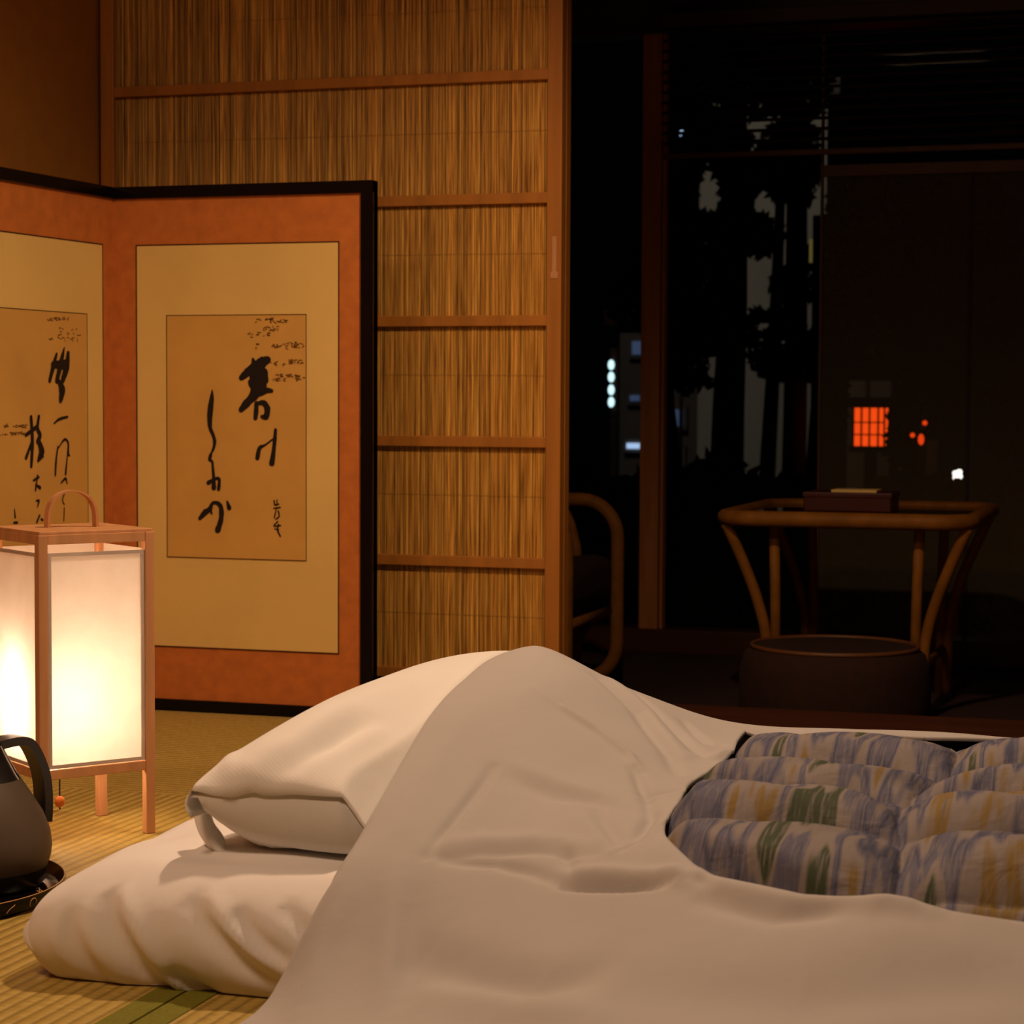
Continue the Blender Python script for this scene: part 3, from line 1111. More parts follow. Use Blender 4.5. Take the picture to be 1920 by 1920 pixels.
cpo = cp.build('corner_pleat', M['sheet'], matt, True)
ss = cpo.modifiers.new('subsurf', 'SUBSURF')
ss.levels = ss.render_levels = 2
sd_ = cpo.modifiers.new('solid', 'SOLIDIFY')
sd_.thickness = 0.0015

# ------------------------------------------------------------------ duvet height field
head = np.array([(-0.66, 2.66, .13), (-.69, 2.5, .19), (-.70, 2.4, .245), (-.71, 2.3, .268), (-.72, 2.2, .2705), (-.72, 2.1, .260), (-.72, 2.0, .2375), (-.72, 1.9, .193), (-.72, 1.8, .149), (-.72, 1.75, .127), (-.735, 1.72, .085), (-.755, 1.695, .035), (-.775, 1.66, .014), (-.79, 1.5, .010), (-.80, 1.24, .008)])
ctl = [tuple(p) for p in head]
ctl += [(-.667, 2.206, .285), (-.646, 2.25, .2645), (-.615, 2.27, .2445), (-.575, 2.30, .2247), (-.467, 2.30, .196)]
ctl += [(x, 2.30, .196) for x in (-.35, -.2, 0, .3, .7, 1.1)]
ctl += [(-.6, 2.5, .16)] + [(x, 2.48, .15) for x in (-.4, -.1, .3, .7, 1.1)]
ctl += [(x, 2.64, .122) for x in (-.6, -.3, 0, .4, .8, 1.1)]
ctl += [(-.45, 2.2, .195), (-.43, 2.0, .19), (-.42, 1.85, .184), (-.41, 1.75, .172), (-.30, 1.68, .160), (-.2, 1.66, .158), (-.1, 1.66, .156), (.3, 1.66, .156), (.7, 1.66, .156), (1.1, 1.66, .15)]
ctl += [(x, y_, .19) for x in (-.2, .1, .5, 1.1) for y_ in (1.85, 2.05)]
ctl += [(-.62, 2.1, .264), (-.63, 2.0, .238), (-.64, 1.9, .199), (-.65, 1.8, .160), (-.53, 2.12, .225), (-.53, 1.98, .208), (-.54, 1.87, .184), (-.56, 1.79, .158)]
ctl += [(-.62, 1.73, .122), (-.5, 1.73, .142), (-.62, 1.64, .058), (-.5, 1.64, .095), (-.35, 1.60, .118), (-.1, 1.56, .118), (.3, 1.56, .118), (1.1, 1.56, .11)]
ctl += [(-.68, 1.5, .016), (-.55, 1.5, .032), (-.4, 1.5, .068), (-.2, 1.48, .085), (.1, 1.48, .088), (.5, 1.48, .085), (1.1, 1.48, .08)]
ctl += [(-.7, 1.36, .010), (-.45, 1.36, .016), (-.2, 1.34, .026), (.2, 1.34, .03), (.7, 1.34, .03), (1.1, 1.34, .03)]
ctl += [(x, 1.24, .010) for x in (-.5, -.1, .4, .8, 1.1)]
ctl = np.array(ctl)


def tps_fit(C, lam=2e-5):
    n = len(C)
    d2 = ((C[:, None, :2] - C[None, :, :2]) ** 2).sum(-1)
    K = 0.5 * d2 * np.log(d2 + 1e-12)
    Pp = np.c_[np.ones(n), C[:, :2]]
    A = np.zeros((n + 3, n + 3))
    A[:n, :n] = K + lam * np.eye(n)
    A[:n, n:] = Pp
    A[n:, :n] = Pp.T
    return np.linalg.solve(A, np.r_[C[:, 2], np.zeros(3)])


TW = tps_fit(ctl)


def tps(X, Y):
    sh = X.shape
    X, Y = X.ravel(), Y.ravel()
    out = TW[-3] + TW[-2] * X + TW[-1] * Y
    for k in range(len(ctl)):
        d2 = (X - ctl[k, 0]) ** 2 + (Y - ctl[k, 1]) ** 2
        out = out + TW[k] * 0.5 * d2 * np.log(d2 + 1e-12)
    return out.reshape(sh)


# ------------------------------------------------------------------ pillow
PC = Vector((-0.712, 2.14, 0))
PLY, PLX, PTH = 0.320, 0.180, 0.140
PZ = MT + 0.009
pillow = thing('pillow', (PC.x, PC.y, PZ), 'plump white pillow in a ribbed open-ended pillowcase', 'pillow')


def pil_h(u, v, k=1.0):
    # fullest beyond the middle; tapers to the near end on the foot side, stays full on the head side
    u0 = 0.34
    un = np.where(u < u0, (u - u0) / (1 + u0), (u - u0) / (1 - u0))
    eu = np.where(u < u0, np.clip(1 - np.abs(un) ** 1.7, 0, 1) ** 0.88, np.clip(1 - np.abs(un) ** 2.4, 0, 1) ** 0.55)
    ef = np.clip(1 - np.abs(u) ** 3.0, 0, 1) ** 0.50
    t = np.clip((v + 0.75) / 0.75, 0, 1)
    t = t * t * (3 - 2 * t)
    e = (ef * (1 - t) + eu * t) * np.clip(1 - np.abs(v) ** 2.6, 0, 1) ** 0.46
    return e * k


def under_duvet(x, y, z, gap=0.028):
    """the duvet presses the pillow down where it lies over it"""
    lim = tps(x, y) - gap + 1.6 * np.maximum(0, -0.716 - x)
    far = np.clip((y - 2.30) / 0.1, 0, 1) * 0.02
    return np.minimum(z, lim + far * 0)


def pillow_grid(n, m, u0=-1, u1=1, off=0.0, top=True, creases=()):
    us = np.linspace(u0, u1, n)
    vs = np.linspace(-1, 1, m)
    U, V = np.meshgrid(us, vs, indexing='ij')
    # pinched outline: sides pull in between the corners
    x = PC.x + V * PLX * (1 - 0.05 * (1 - U ** 2) * 0 - 0.06 * np.cos(U * PI / 2) * (np.abs(V) > 0)) + 0
    y = PC.y + U * PLY * (1 - 0.05 * np.cos(V * PI / 2))
    h = pil_h(U, V)
    ne = np.clip((-U - 0.45) / 0.55, 0, 1)
    mid_z = PZ + 0.030 + 0.022 * ne * ne * (3 - 2 * ne)
    if top:
        z = under_duvet(x, y, mid_z + h * (PTH + PZ - mid_z)) + off
    else:
        hb = np.clip(1 - np.abs(U) ** 5, 0, 1) ** 0.42 * np.clip(1 - np.abs(V) ** 3, 0, 1) ** 0.5
        z = mid_z - hb * 0.085
        zt = under_duvet(x, y, mid_z + h * (PTH + PZ - mid_z))
        z = np.minimum(z, zt - 0.0004)
        z = np.maximum(z, PZ - 0.001 + 0.002 * np.sin(x * 30)) - off
    return us, vs, x, y, z


def grid_faces(n, m, base=0, flip=False):
    f = []
    for i in range(n - 1):
        for j in range(m - 1):
            a = base + i * m + j
            q = (a, a + m, a + m + 1, a + 1)
            f.append(q[::-1] if flip else q)
    return f


n_, m_ = 60, 46
_, _, x, y, z = pillow_grid(n_, m_)
_, _, x2, y2, z2 = pillow_grid(n_, m_, top=False)
Vp = np.concatenate([np.stack([x, y, z], -1).reshape(-1, 3), np.stack([x2, y2, z2], -1).reshape(-1, 3)])
Fp = grid_faces(n_, m_) + grid_faces(n_, m_, n_ * m_, True)
bm = bmesh.new()
pv = [bm.verts.new(v) for v in Vp - np.array(pillow.location)]
for f in Fp:
    bm.faces.new([pv[i] for i in f])
bmesh.ops.remove_doubles(bm, verts=bm.verts, dist=0.0006)
bmesh.ops.recalc_face_normals(bm, faces=bm.faces)
me = bpy.data.meshes.new('cushion')
bm.to_mesh(me)
bm.free()
me.materials.append(M['ticking'])
me.polygons.foreach_set('use_smooth', [True] * len(me.polygons))
cush = bpy.data.objects.new('cushion', me)
COL.objects.link(cush)
cush.parent = pillow

# pillowcase: shell over the top and far side with drag folds, its near edge left open
n_, m_ = 150, 120
us, vs, x, y, z = pillow_grid(n_, m_, -1.0, 1.0, 0.006)
case_folds = [  # px polylines on the case, depth, width
    ([(690, 1360), (620, 1420), (560, 1465), (505, 1488)], -0.010, 0.014),
    ([(640, 1350), (560, 1420), (480, 1465)], 0.006, 0.018),
    ([(700, 1390), (640, 1430), (560, 1480), (530, 1500)], 0.005, 0.012),
    ([(460, 1508), (420, 1505), (385, 1515)], -0.007, 0.007),
    ([(470, 1492), (430, 1488), (395, 1490)], 0.005, 0.008),
    ([(750, 1300), (660, 1330), (560, 1380)], 0.003, 0.02),
]


def to_xy(pts, z):
    return [(p.x, p.y) for p in (at_z(px, py, z) for px, py in pts)]


for pts, dep, wd in case_folds:
    zz = 0.20 if pts[0][1] < 1450 else 0.15
    pxy = []
    for k, (px, py) in enumerate(pts):
        # height of the pillow under this pixel, found by marching along the ray
        d_ = ray(px, py)
        t = 1.2
        while t < 3.2:
            q = CAM + d_ * t
            uu, vv = (q.y - PC.y) / PLY, (q.x - PC.x) / PLX
            if abs(uu) < 1 and abs(vv) < 1:
                zs = PZ + 0.03 + pil_h(np.array(uu), np.array(vv)) * (PTH - 0.03)
                if q.z < zs:
                    break
            t += 0.004
        pxy.append((q.x, q.y))
    ds, sd, pr = seg_dist(x, y, pxy)
    z = z + dep * np.exp(-(ds / wd) ** 2) * taper(np.clip(pr * 0.85 + 0.1, 0, 1))
# outer skirt going round the rim
skirt = [(x, y, z)]
Vc = np.stack([x, y, z], -1)
cm = MB()
cm.v = [Vector(v) for v in Vc.reshape(-1, 3)]
cm.f = grid_faces(n_, m_)
# skirts on head side (v=-1), foot side (v=1), far end (u=1): fall to mid height below the rim
def skirt_row(idx_list, dx, dy, drop):
    b0 = len(cm.v)
    steps = 4
    for s_ in range(1, steps + 1):
        for (i, j) in idx_list:
            p = Vc[i, j]
            t = s_ / steps
            cm.v.append(Vector((p[0] + dx * math.sin(t * PI) * 0.006, p[1] + dy * math.sin(t * PI) * 0.006, p[2] - drop * t)))
    L_ = len(idx_list)
    prev = [i * m_ + j for (i, j) in idx_list]
    for s_ in range(steps):
        cur = [b0 + s_ * L_ + k for k in range(L_)]
        for k in range(L_ - 1):
            cm.f.append((prev[k], prev[k + 1], cur[k + 1], cur[k]))
        prev = cur


skirt_row([(i, 0) for i in range(n_)], -1, 0, 0.026)
skirt_row([(i, m_ - 1) for i in range(n_)], 1, 0, 0.026)
skirt_row([(n_ - 1, j) for j in range(m_)], 0, 1, 0.026)
case = cm.build('pillowcase', M['case'], pillow, True)
props(case, 'ribbed white pillowcase with an open end')
sd_ = case.modifiers.new('solid', 'SOLIDIFY')
sd_.thickness = 0.002
sd_.offset = -1
# loose flaps of the open end
pn2 = RC @ Vector((0, 0, 1))


def flap(name, rows, parent, mat, thick=0.002, sub=2):
    """rows: list of rows of (px,py,depth offset towards camera) hung around a reference point"""
    mbf = MB()
    m = len(rows[0][1])
    for ref, row in rows:
        for (px, py) in row:
            mbf.v.append(at_plane(px, py, ref, pn2))
    mbf.f = grid_faces(len(rows), m)
    o = mbf.build(name, mat, parent, True)
    s_ = o.modifiers.new('subsurf', 'SUBSURF')
    s_.levels = s_.render_levels = sub
    k_ = o.modifiers.new('solid', 'SOLIDIFY')
    k_.thickness = thick
    return o


R0 = Vector((PC.x - PLX + 0.02, PC.y - PLY + 0.03, PZ + 0.04))
toward = (CAM - R0).normalized()
# hanging tail at the head-side corner
flap('case_flap', [
    (R0 + toward * -0.02, [(392, 1470), (376, 1482), (368, 1500), (366, 1525), (372, 1556), (392, 1588), (420, 1608)]),
    (R0 + toward * 0.00, [(396, 1482), (384, 1494), (377, 1510), (376, 1532), (384, 1562), (402, 1588), (430, 1612)]),
    (R0 + toward * -0.03, [(404, 1490), (396, 1502), (392, 1520), (396, 1545), (410, 1560), (418, 1572), (420, 1590)]),
], pillow, M['case'])
# scalloped lower lip and the crisp overlapped edge
flap('case_flap', [
    (R0 + toward * -0.005, [(392, 1478), (430, 1486), (470, 1488), (505, 1484), (545, 1500), (600, 1526), (668, 1552)]),
    (R0 + toward * 0.012, [(388, 1500), (425, 1512), (470, 1514), (500, 1500), (545, 1506), (600, 1531), (668, 1556)]),
    (R0 + toward * 0.014, [(390, 1522), (425, 1540), (462, 1552), (492, 1512), (545, 1510), (600, 1535), (668, 1560)]),
    (R0 + toward * 0.004, [(393, 1524), (428, 1545), (460, 1556), (490, 1520), (545, 1516), (600, 1540), (668, 1563)]),
], pillow, M['case'])

# ------------------------------------------------------------------ duvet
def on_duvet(px, py):
    d_ = ray(px, py)
    lo = None
    ts = np.linspace(1.1, 3.2, 600)
    P = np.array(CAM)[None] + np.array(d_)[None] * ts[:, None]
    zz = tps(P[:, 0], P[:, 1])
    below = P[:, 2] < zz
    k = int(np.argmax(below)) if below.any() else int(np.argmin(np.abs(P[:, 2] - zz)))
    return P[k]


# creases: (pixel polyline, height, width in m, kind) ; negative = valley
creases = [
    ([(800, 1608), (850, 1540), (900, 1475), (925, 1440)], -0.0045, 0.006),
    ([(820, 1590), (900, 1582), (1000, 1580), (1100, 1588)], 0.004, 0.012),
    ([(830, 1612), (930, 1618), (1000, 1640), (1040, 1650)], -0.005, 0.006),
    ([(1060, 1642), (1120, 1640), (1190, 1644), (1300, 1650)], 0.008, 0.009),
    ([(1050, 1590), (1070, 1625), (1060, 1655)], -0.004, 0.006),
    ([(1060, 1330), (1120, 1370), (1180, 1418), (1200, 1440)], 0.0045, 0.005),
    ([(1000, 1290), (1060, 1330), (1110, 1365)], 0.002, 0.006),
    ([(1120, 1270), (1190, 1330), (1250, 1410), (1270, 1450)], -0.005, 0.008),
    ([(1150, 1280), (1220, 1340), (1285, 1420)], 0.005, 0.010),
    ([(1190, 1300), (1270, 1370), (1320, 1425)], -0.005, 0.007),
    ([(1280, 1350), (1330, 1395), (1350, 1400)], -0.005, 0.006),
    ([(1300, 1420), (1340, 1430), (1365, 1415)], 0.004, 0.006),
    ([(1190, 1440), (1205, 1480), (1215, 1500)], -0.005, 0.006),
    ([(1215, 1500), (1222, 1530), (1195, 1575)], -0.006, 0.007),
    ([(1235, 1545), (1200, 1575), (1150, 1600)], 0.005, 0.007),
    ([(960, 1455), (1040, 1490), (1110, 1500), (1180, 1520)], -0.004, 0.012),
    ([(980, 1440), (1060, 1470), (1140, 1490)], 0.003, 0.012),
    ([(1120, 1520), (1150, 1560), (1170, 1590)], -0.003, 0.007),
    ([(1090, 1530), (1120, 1570), (1140, 1595)], 0.002, 0.008),
    ([(740, 1640), (735, 1740), (728, 1860)], 0.005, 0.016),
    ([(772, 1690), (765, 1780), (755, 1870)], -0.005, 0.014),
    ([(800, 1790), (900, 1830), (1000, 1850), (1090, 1830)], -0.012, 0.020),
    ([(840, 1850), (960, 1890), (1100, 1910)], 0.007, 0.020),
    ([(1250, 1640), (1330, 1665), (1500, 1700), (1700, 1712)], 0.004, 0.008),
    ([(1320, 1690), (1450, 1718), (1600, 1722)], -0.005, 0.010),
    ([(1580, 1720), (1660, 1712), (1740, 1722)], 0.004, 0.010),
    ([(1280, 1640), (1300, 1655), (1330, 1668)], -0.004, 0.005),
    ([(1200, 1860), (1500, 1880), (1900, 1850)], -0.006, 0.030),
    ([(880, 1330), (820, 1420), (760, 1540)], 0.003, 0.02),
    ([(640, 1700), (600, 1790), (560, 1900)], 0.005, 0.014),
    ([(1500, 1760), (1700, 1750), (1900, 1790)], 0.004, 0.03),
]
steps = [
    ([(1045, 1660), (1110, 1664), (1180, 1663), (1250, 1660)], -0.018, 0.013),
    ([(1200, 1489), (1240, 1488), (1278, 1488)], -0.007, 0.010),
    ([(800, 1608), (900, 1599), (1000, 1601), (1125, 1604)], -0.004, 0.010),
    ([(1150, 1605), (1200, 1578), (1238, 1540)], -0.005, 0.010),
]
STP = [([tuple(on_duvet(px, py)[:2]) for px, py in pts], d_, wd) for pts, d_, wd in steps]
CRX = [([tuple(on_duvet(px, py)[:2]) for px, py in pts], d_, wd) for pts, d_, wd in creases]


def duvet_z(X, Y):
    z = tps(X, Y)
    for pl_, dep, wd in STP:
        ds, sd, pr = seg_dist(X, Y, pl_)
        f_ = np.where(sd > 0, np.exp(-(ds / wd) ** 1.3), np.exp(-(ds / 0.0042) ** 2))
        z = z + dep * f_ * taper(np.clip(0.02 + pr * 0.96, 0, 1))
    for pl_, dep, wd in CRX:
        ds, sd, pr = seg_dist(X, Y, pl_)
        z = z + 1.25 * dep * np.exp(-(ds / wd) ** 2) * taper(np.clip(0.08 + pr * 0.84, 0, 1))
    z = z + 0.0014 * np.sin(X * 23 + 2 * np.sin(Y * 11)) * np.sin(Y * 19 + 1.3 * np.sin(X * 17))
    return z


open_px = [(1398, 1374), (1384, 1392), (1371, 1424), (1330, 1450), (1292, 1478), (1276, 1505), (1262, 1522), (1249, 1545), (1249, 1574), (1290, 1615), (1338, 1652), (1420, 1672), (1500, 1690), (1580, 1697), (1690, 1703), (1760, 1716), (1860, 1728), (1935, 1738)]
open_xy = [tuple(on_duvet(px, py)[:2]) for px, py in open_px]
far_px = [(1935, 1392), (1850, 1391), (1740, 1390), (1640, 1383), (1562, 1391), (1500, 1386), (1440, 1379)]
far_xy = []
for px, py in far_px:
    q = at_z(px, py, 0.197)
    far_xy.append((q.x, q.y))
poly = open_xy + [(1.02, 1.66), (1.02, 2.20)] + far_xy
poly = [(p.x, p.y) for p in smooth_path([(a, b, 0) for a, b in open_xy], 4)] + [(1.02, 1.66), (1.02, 2.20)] + [(p.x, p.y) for p in smooth_path([(a, b, 0) for a, b in far_xy], 4)]


def inside(X, Y, pl_):
    c = np.zeros(X.shape, bool)
    n = len(pl_)
    for i in range(n):
        (xa, ya), (xb, yb_) = pl_[i], pl_[i - 1]
        cond = ((ya > Y) != (yb_ > Y))
        with np.errstate(divide='ignore', invalid='ignore'):
            xx = (xb - xa) * (Y - ya) / (yb_ - ya + 1e-12) + xa
        c ^= cond & (X < xx)
    return c


def closed_dist(X, Y, pl_):
    q = list(pl_) + [pl_[0]]
    return seg_dist(X, Y, q)


Ys = np.linspace(1.24, 2.66, 540)
hx_ = np.interp(Ys, head[::-1, 1], head[::-1, 0])
s1 = np.linspace(0, 0.40, 290)
s2 = np.linspace(0.40, 1, 60)[1:]
S = np.r_[s1, s2]
XX = hx_[:, None] + (1.12 - hx_[:, None]) * S[None]
YY = np.repeat(Ys[:, None], len(S), 1)
ZZ = duvet_z(XX, YY)
# rounded lip along the head edge
edge = np.exp(-((S[None] * (1.12 - hx_[:, None])) / 0.006) ** 1.5)
ZZ = ZZ - 0.010 * edge
# snap cells to the opening
ins = inside(XX, YY, poly)
n0, m0 = XX.shape
ids = np.arange(n0 * m0).reshape(n0, m0)
cen = inside((XX[:-1, :-1] + XX[1:, 1:]) / 2, (YY[:-1, :-1] + YY[1:, 1:]) / 2, poly)
keep = ~cen
# boundary verts: touching both kept and removed cells
kc = np.zeros((n0, m0), int)
rc = np.zeros((n0, m0), int)
for di in (0, 1):
    for dj in (0, 1):
        kc[di:n0 - 1 + di, dj:m0 - 1 + dj] += keep
        rc[di:n0 - 1 + di, dj:m0 - 1 + dj] += ~keep
bd = (kc > 0) & (rc > 0)


def nearest_on(pl_, x, y):
    best = None
    q = list(pl_) + [pl_[0]]
    for i in range(len(q) - 1):
        ax, ay = q[i]
        bx2, by2 = q[i + 1]
        dx, dy = bx2 - ax, by2 - ay
        t = max(0, min(1, ((x - ax) * dx + (y - ay) * dy) / (dx * dx + dy * dy + 1e-15)))
        cx, cy = ax + t * dx, ay + t * dy
        d2 = (cx - x) ** 2 + (cy - y) ** 2
        if best is None or d2 < best[0]:
            best = (d2, cx, cy)
    return best


for i, j in zip(*np.where(bd)):
    b3 = nearest_on(poly, XX[i, j], YY[i, j])
    XX[i, j], YY[i, j] = b3[1], b3[2]
ZB = duvet_z(XX, YY) - 0.010 * edge
dist_open, _, _ = closed_dist(XX, YY, poly)
# raised hem of the opening
ZB = ZB + 0.003 * np.exp(-(dist_open / 0.02) ** 2)
duv = thing('duvet', (0.1, 1.95, MT), 'puffy duvet in a white cover with a window showing the printed quilt', 'duvet')
Vd = np.stack([XX, YY, ZB], -1).reshape(-1, 3)
Fd = [(int(ids[i, j]), int(ids[i, j + 1]), int(ids[i + 1, j + 1]), int(ids[i + 1, j])) for i in range(n0 - 1) for j in range(m0 - 1) if keep[i, j]]
used = sorted({k for f in Fd for k in f})
remap = {k: i for i, k in enumerate(used)}
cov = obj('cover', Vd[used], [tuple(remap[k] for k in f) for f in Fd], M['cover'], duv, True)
props(cov, 'white cotton duvet cover')
sd_ = cov.modifiers.new('solid', 'SOLIDIFY')
sd_.thickness = 0.004
sd_.offset = -1

# printed quilt inside the window
qx = np.r_[np.linspace(-0.50, 0.02, 270), np.linspace(0.02, 1.06, 90)[1:]]
qy = np.linspace(1.60, 2.27, 330)
QX, QY = np.meshgrid(qx, qy, indexing='xy')
base = tps(QX, QY)
base = np.minimum(base, 0.198)
dq, _, _ = closed_dist(QX, QY, poly)
sq = np.where(inside(QX, QY, poly), dq, -dq)
ampl = np.clip((sq + 0.026) / 0.045, 0, 1)
ampl = ampl * ampl * (3 - 2 * ampl)
colp, rowp = 0.235, 0.142
cx_ = (QX + 0.222 + 0.012 * np.sin(QY * 14)) / colp
cf = cx_ - np.floor(cx_)
ci = np.floor(cx_)
rowshift = 0.006 * np.sin(ci * 2.1)
ry = (QY - 1.668 + rowshift + 0.010 * np.sin(QX * 13 + ci) + 0.03 * (np.abs(cf - .5) * 2) ** 3 * 0.4) / rowp
rf = ry - np.floor(ry)
colprof = np.clip(1 - np.abs(2 * cf - 1) ** 3.2, 0, 1) ** 0.7
# rows lean towards the near side: steep front, gentle back
rs = np.where(rf < 0.28, rf / 0.28, (1 - rf) / 0.72)
rowprof = np.clip(np.sin(np.clip(rs, 0, 1) * PI / 2), 0, 1) ** 0.8
puff = 0.036 * (0.25 + 0.75 * rowprof) * (0.2 + 0.8 * colprof)
QZ = base - 0.013 - 0.014 * (1 - ampl) + puff * ampl + 0.002 * np.sin(QX * 60 + 3 * np.sin(QY * 30)) * ampl
Vq = np.stack([QX, QY, QZ], -1).reshape(-1, 3)
quilt = obj('printed_quilt', Vq, [f[::-1] for f in grid_faces(len(qy), len(qx))], M['quilt'], duv, True)
props(quilt, 'quilted cotton printed with blue, cream, mustard and green brush strokes')

# ------------------------------------------------------------------ tray and jug
tr_r = at_z(118, 1652, 0.018)
TRR = 0.165
tdir = (RC @ Vector((-1, 0, 0)))
tdir.z = 0
tdir.normalize()
tc_ = Vector((tr_r.x, tr_r.y, 0)) + tdir * TRR
tray = thing('lacquer_tray', (tc_.x, tc_.y, 0), 'round black lacquer tray with gold scroll motifs on its rim', 'tray')
tb = MB().lathe((tc_.x, tc_.y, 0.0), [(0.001, 0.001), (TRR - 0.012, 0.001), (TRR - 0.004, 0.004), (TRR, 0.018), (TRR - 0.0025, 0.0185), (TRR - 0.008, 0.007), (TRR - 0.014, 0.0055), (0.001, 0.0055)], 72)
autosmooth(tb.build('tray_body', M['lacq'], tray), 35)
rm = MB()
rp = [(tc_.x + (TRR - 0.0012) * math.cos(a), tc_.y + (TRR - 0.0012) * math.sin(a), 0.0187) for a in np.linspace(0, 2 * PI, 73)[:-1]]
rm.tube(rp, 0.0007, 5, True)
rm.build('rim_line', M['gold'], tray)
# scrolls along the outer wall
camang = math.atan2(-tc_.y, -tc_.x)
for k in range(-5, 9):
    a0 = camang + k * 0.20 + 0.05
    mb2 = MB()

    def wallpt(a, h):
        rr = TRR - 0.004 + 0.004 * (h - 0.004) / 0.014 + 0.0006
        return Vector((tc_.x + rr * math.cos(a), tc_.y + rr * math.sin(a), h))
    if k % 2 == 0:
        pts = [wallpt(a0 + 0.035 * math.cos(t) * (1 - t * 0.05), 0.011 + 0.0045 * math.sin(t)) for t in np.linspace(-0.4, 4.0, 12)]
    else:
        pts = [wallpt(a0 - 0.03 + 0.012 * i, 0.006 + 0.0018 * i + 0.001 * math.sin(i)) for i in range(6)]
    mb2.tube(pts, 0.0006, 5)
    mb2.build('gold_scroll', M['gold'], tray)
inl = MB()
g0 = at_z(72, 1668, 0.0062)
for dxp, dyp in ((0, 0), (6, 6), (10, 12), (3, 10), (-4, -6)):
    a = at_z(66 + dxp, 1660 + dyp, 0.0062)
    b = at_z(74 + dxp * 1.3, 1672 + dyp * 0.9, 0.0062)
    inl.tube([a, (a + b) / 2 + Vector((0.002, 0.001, 0)), b], 0.0006, 5)
inl.build('gold_motif', M['gold'], tray)

jr = at_z(95, 1578, 0.055)
JR = 0.082
jc = Vector((jr.x, jr.y, 0)) + tdir * JR
jug = thing('insulated_jug', (jc.x, jc.y, 0.0058), 'brown conical insulated water jug with black collar and handle', 'jug')
jz = 0.0058
jb = MB().lathe((jc.x, jc.y, jz), [(0.001, 0.001), (0.070, 0.001), (0.0745, 0.006), (0.077, 0.022)], 48)
autosmooth(jb.build('base_ring', M['black'], jug), 40)
body = [(0.077, 0.022), (0.0805, 0.032), (0.082, 0.044), (0.0800, 0.060), (0.0725, 0.080), (0.0585, 0.103), (0.0475, 0.120)]
autosmooth(MB().lathe((jc.x, jc.y, jz), body, 48).build('body', M['jug'], jug, True), 60)
top = [(0.0477, 0.120), (0.0435, 0.1265), (0.035, 0.142), (0.0275, 0.157), (0.023, 0.170), (0.023, 0.183), (0.020, 0.190), (0.001, 0.192)]
lidp = autosmooth(MB().lathe((jc.x, jc.y, jz), top, 48).build('collar', M['black'], jug, True), 60)
# pale seam running down the collar's right silhouette
ang = math.atan2(-tdir.y, -tdir.x)
sm = MB()
sm.tube([(jc.x + (r_ + 0.0004) * math.cos(ang - 0.12), jc.y + (r_ + 0.0004) * math.sin(ang - 0.12), jz + z_) for r_, z_ in top[:4]], 0.0008, 6)
sm.build('seam_line', M['trim'], lidp)
# handle behind, towards the lamp
hdv = Vector((math.cos(ang + 0.75), math.sin(ang + 0.75), 0))
hside = hdv.cross(Z)
hh = MB()
path = smooth_path([jc + hdv * 0.022 + Z * (jz + 0.156), jc + hdv * 0.050 + Z * (jz + 0.158), jc + hdv * 0.066 + Z * (jz + 0.150), jc + hdv * 0.080 + Z * (jz + 0.120), jc + hdv * 0.084 + Z * (jz + 0.090), jc + hdv * 0.083 + Z * (jz + 0.062)], 5)
for k, p in enumerate(path):
    t = (path[min(k + 1, len(path) - 1)] - path[max(k - 1, 0)]).normalized()
    nrm_ = t.cross(hside).normalized()
    for (a, b) in ((-1, -1), (1, -1), (1, 1), (-1, 1)):
        hh.v.append(p + hside * (a * 0.013) + nrm_ * (b * 0.005))
for k in range(len(path) - 1):
    for j in range(4):
        hh.f.append((4 * k + j, 4 * k + (j + 1) % 4, 4 * k + 4 + (j + 1) % 4, 4 * k + 4 + j))
hh.f += [(3, 2, 1, 0), tuple(4 * (len(path) - 1) + j for j in range(4))]
autosmooth(hh.build('handle', M['black'], jug), 50)

# ------------------------------------------------------------------ veranda: table, box, stool, chair
YT0 = 4.28
tl, trr = at_Y(1330, 970, YT0), at_Y(1832, 970, YT0)
TX0, TX1 = tl.x, trr.x
tblw = TX1 - TX0
TYD = 0.62
TZ = at_Y(1580, 977, YT0).z
table = thing('rattan_table', ((TX0 + TX1) / 2, YT0 + TYD / 2, ZV), 'honey rattan table with glass top and curved legs on the veranda', 'table')


def rrect(x0, x1, y0, y1, r, z, n=8):
    pts = []
    for (cx, cy, a0) in ((x1 - r, y1 - r, 0), (x0 + r, y1 - r, PI / 2), (x0 + r, y0 + r, PI), (x1 - r, y0 + r, 1.5 * PI)):
        for k in range(n + 1):
            a = a0 + PI / 2 * k / n
            pts.append((cx + r * math.cos(a), cy + r * math.sin(a), z))
    return pts


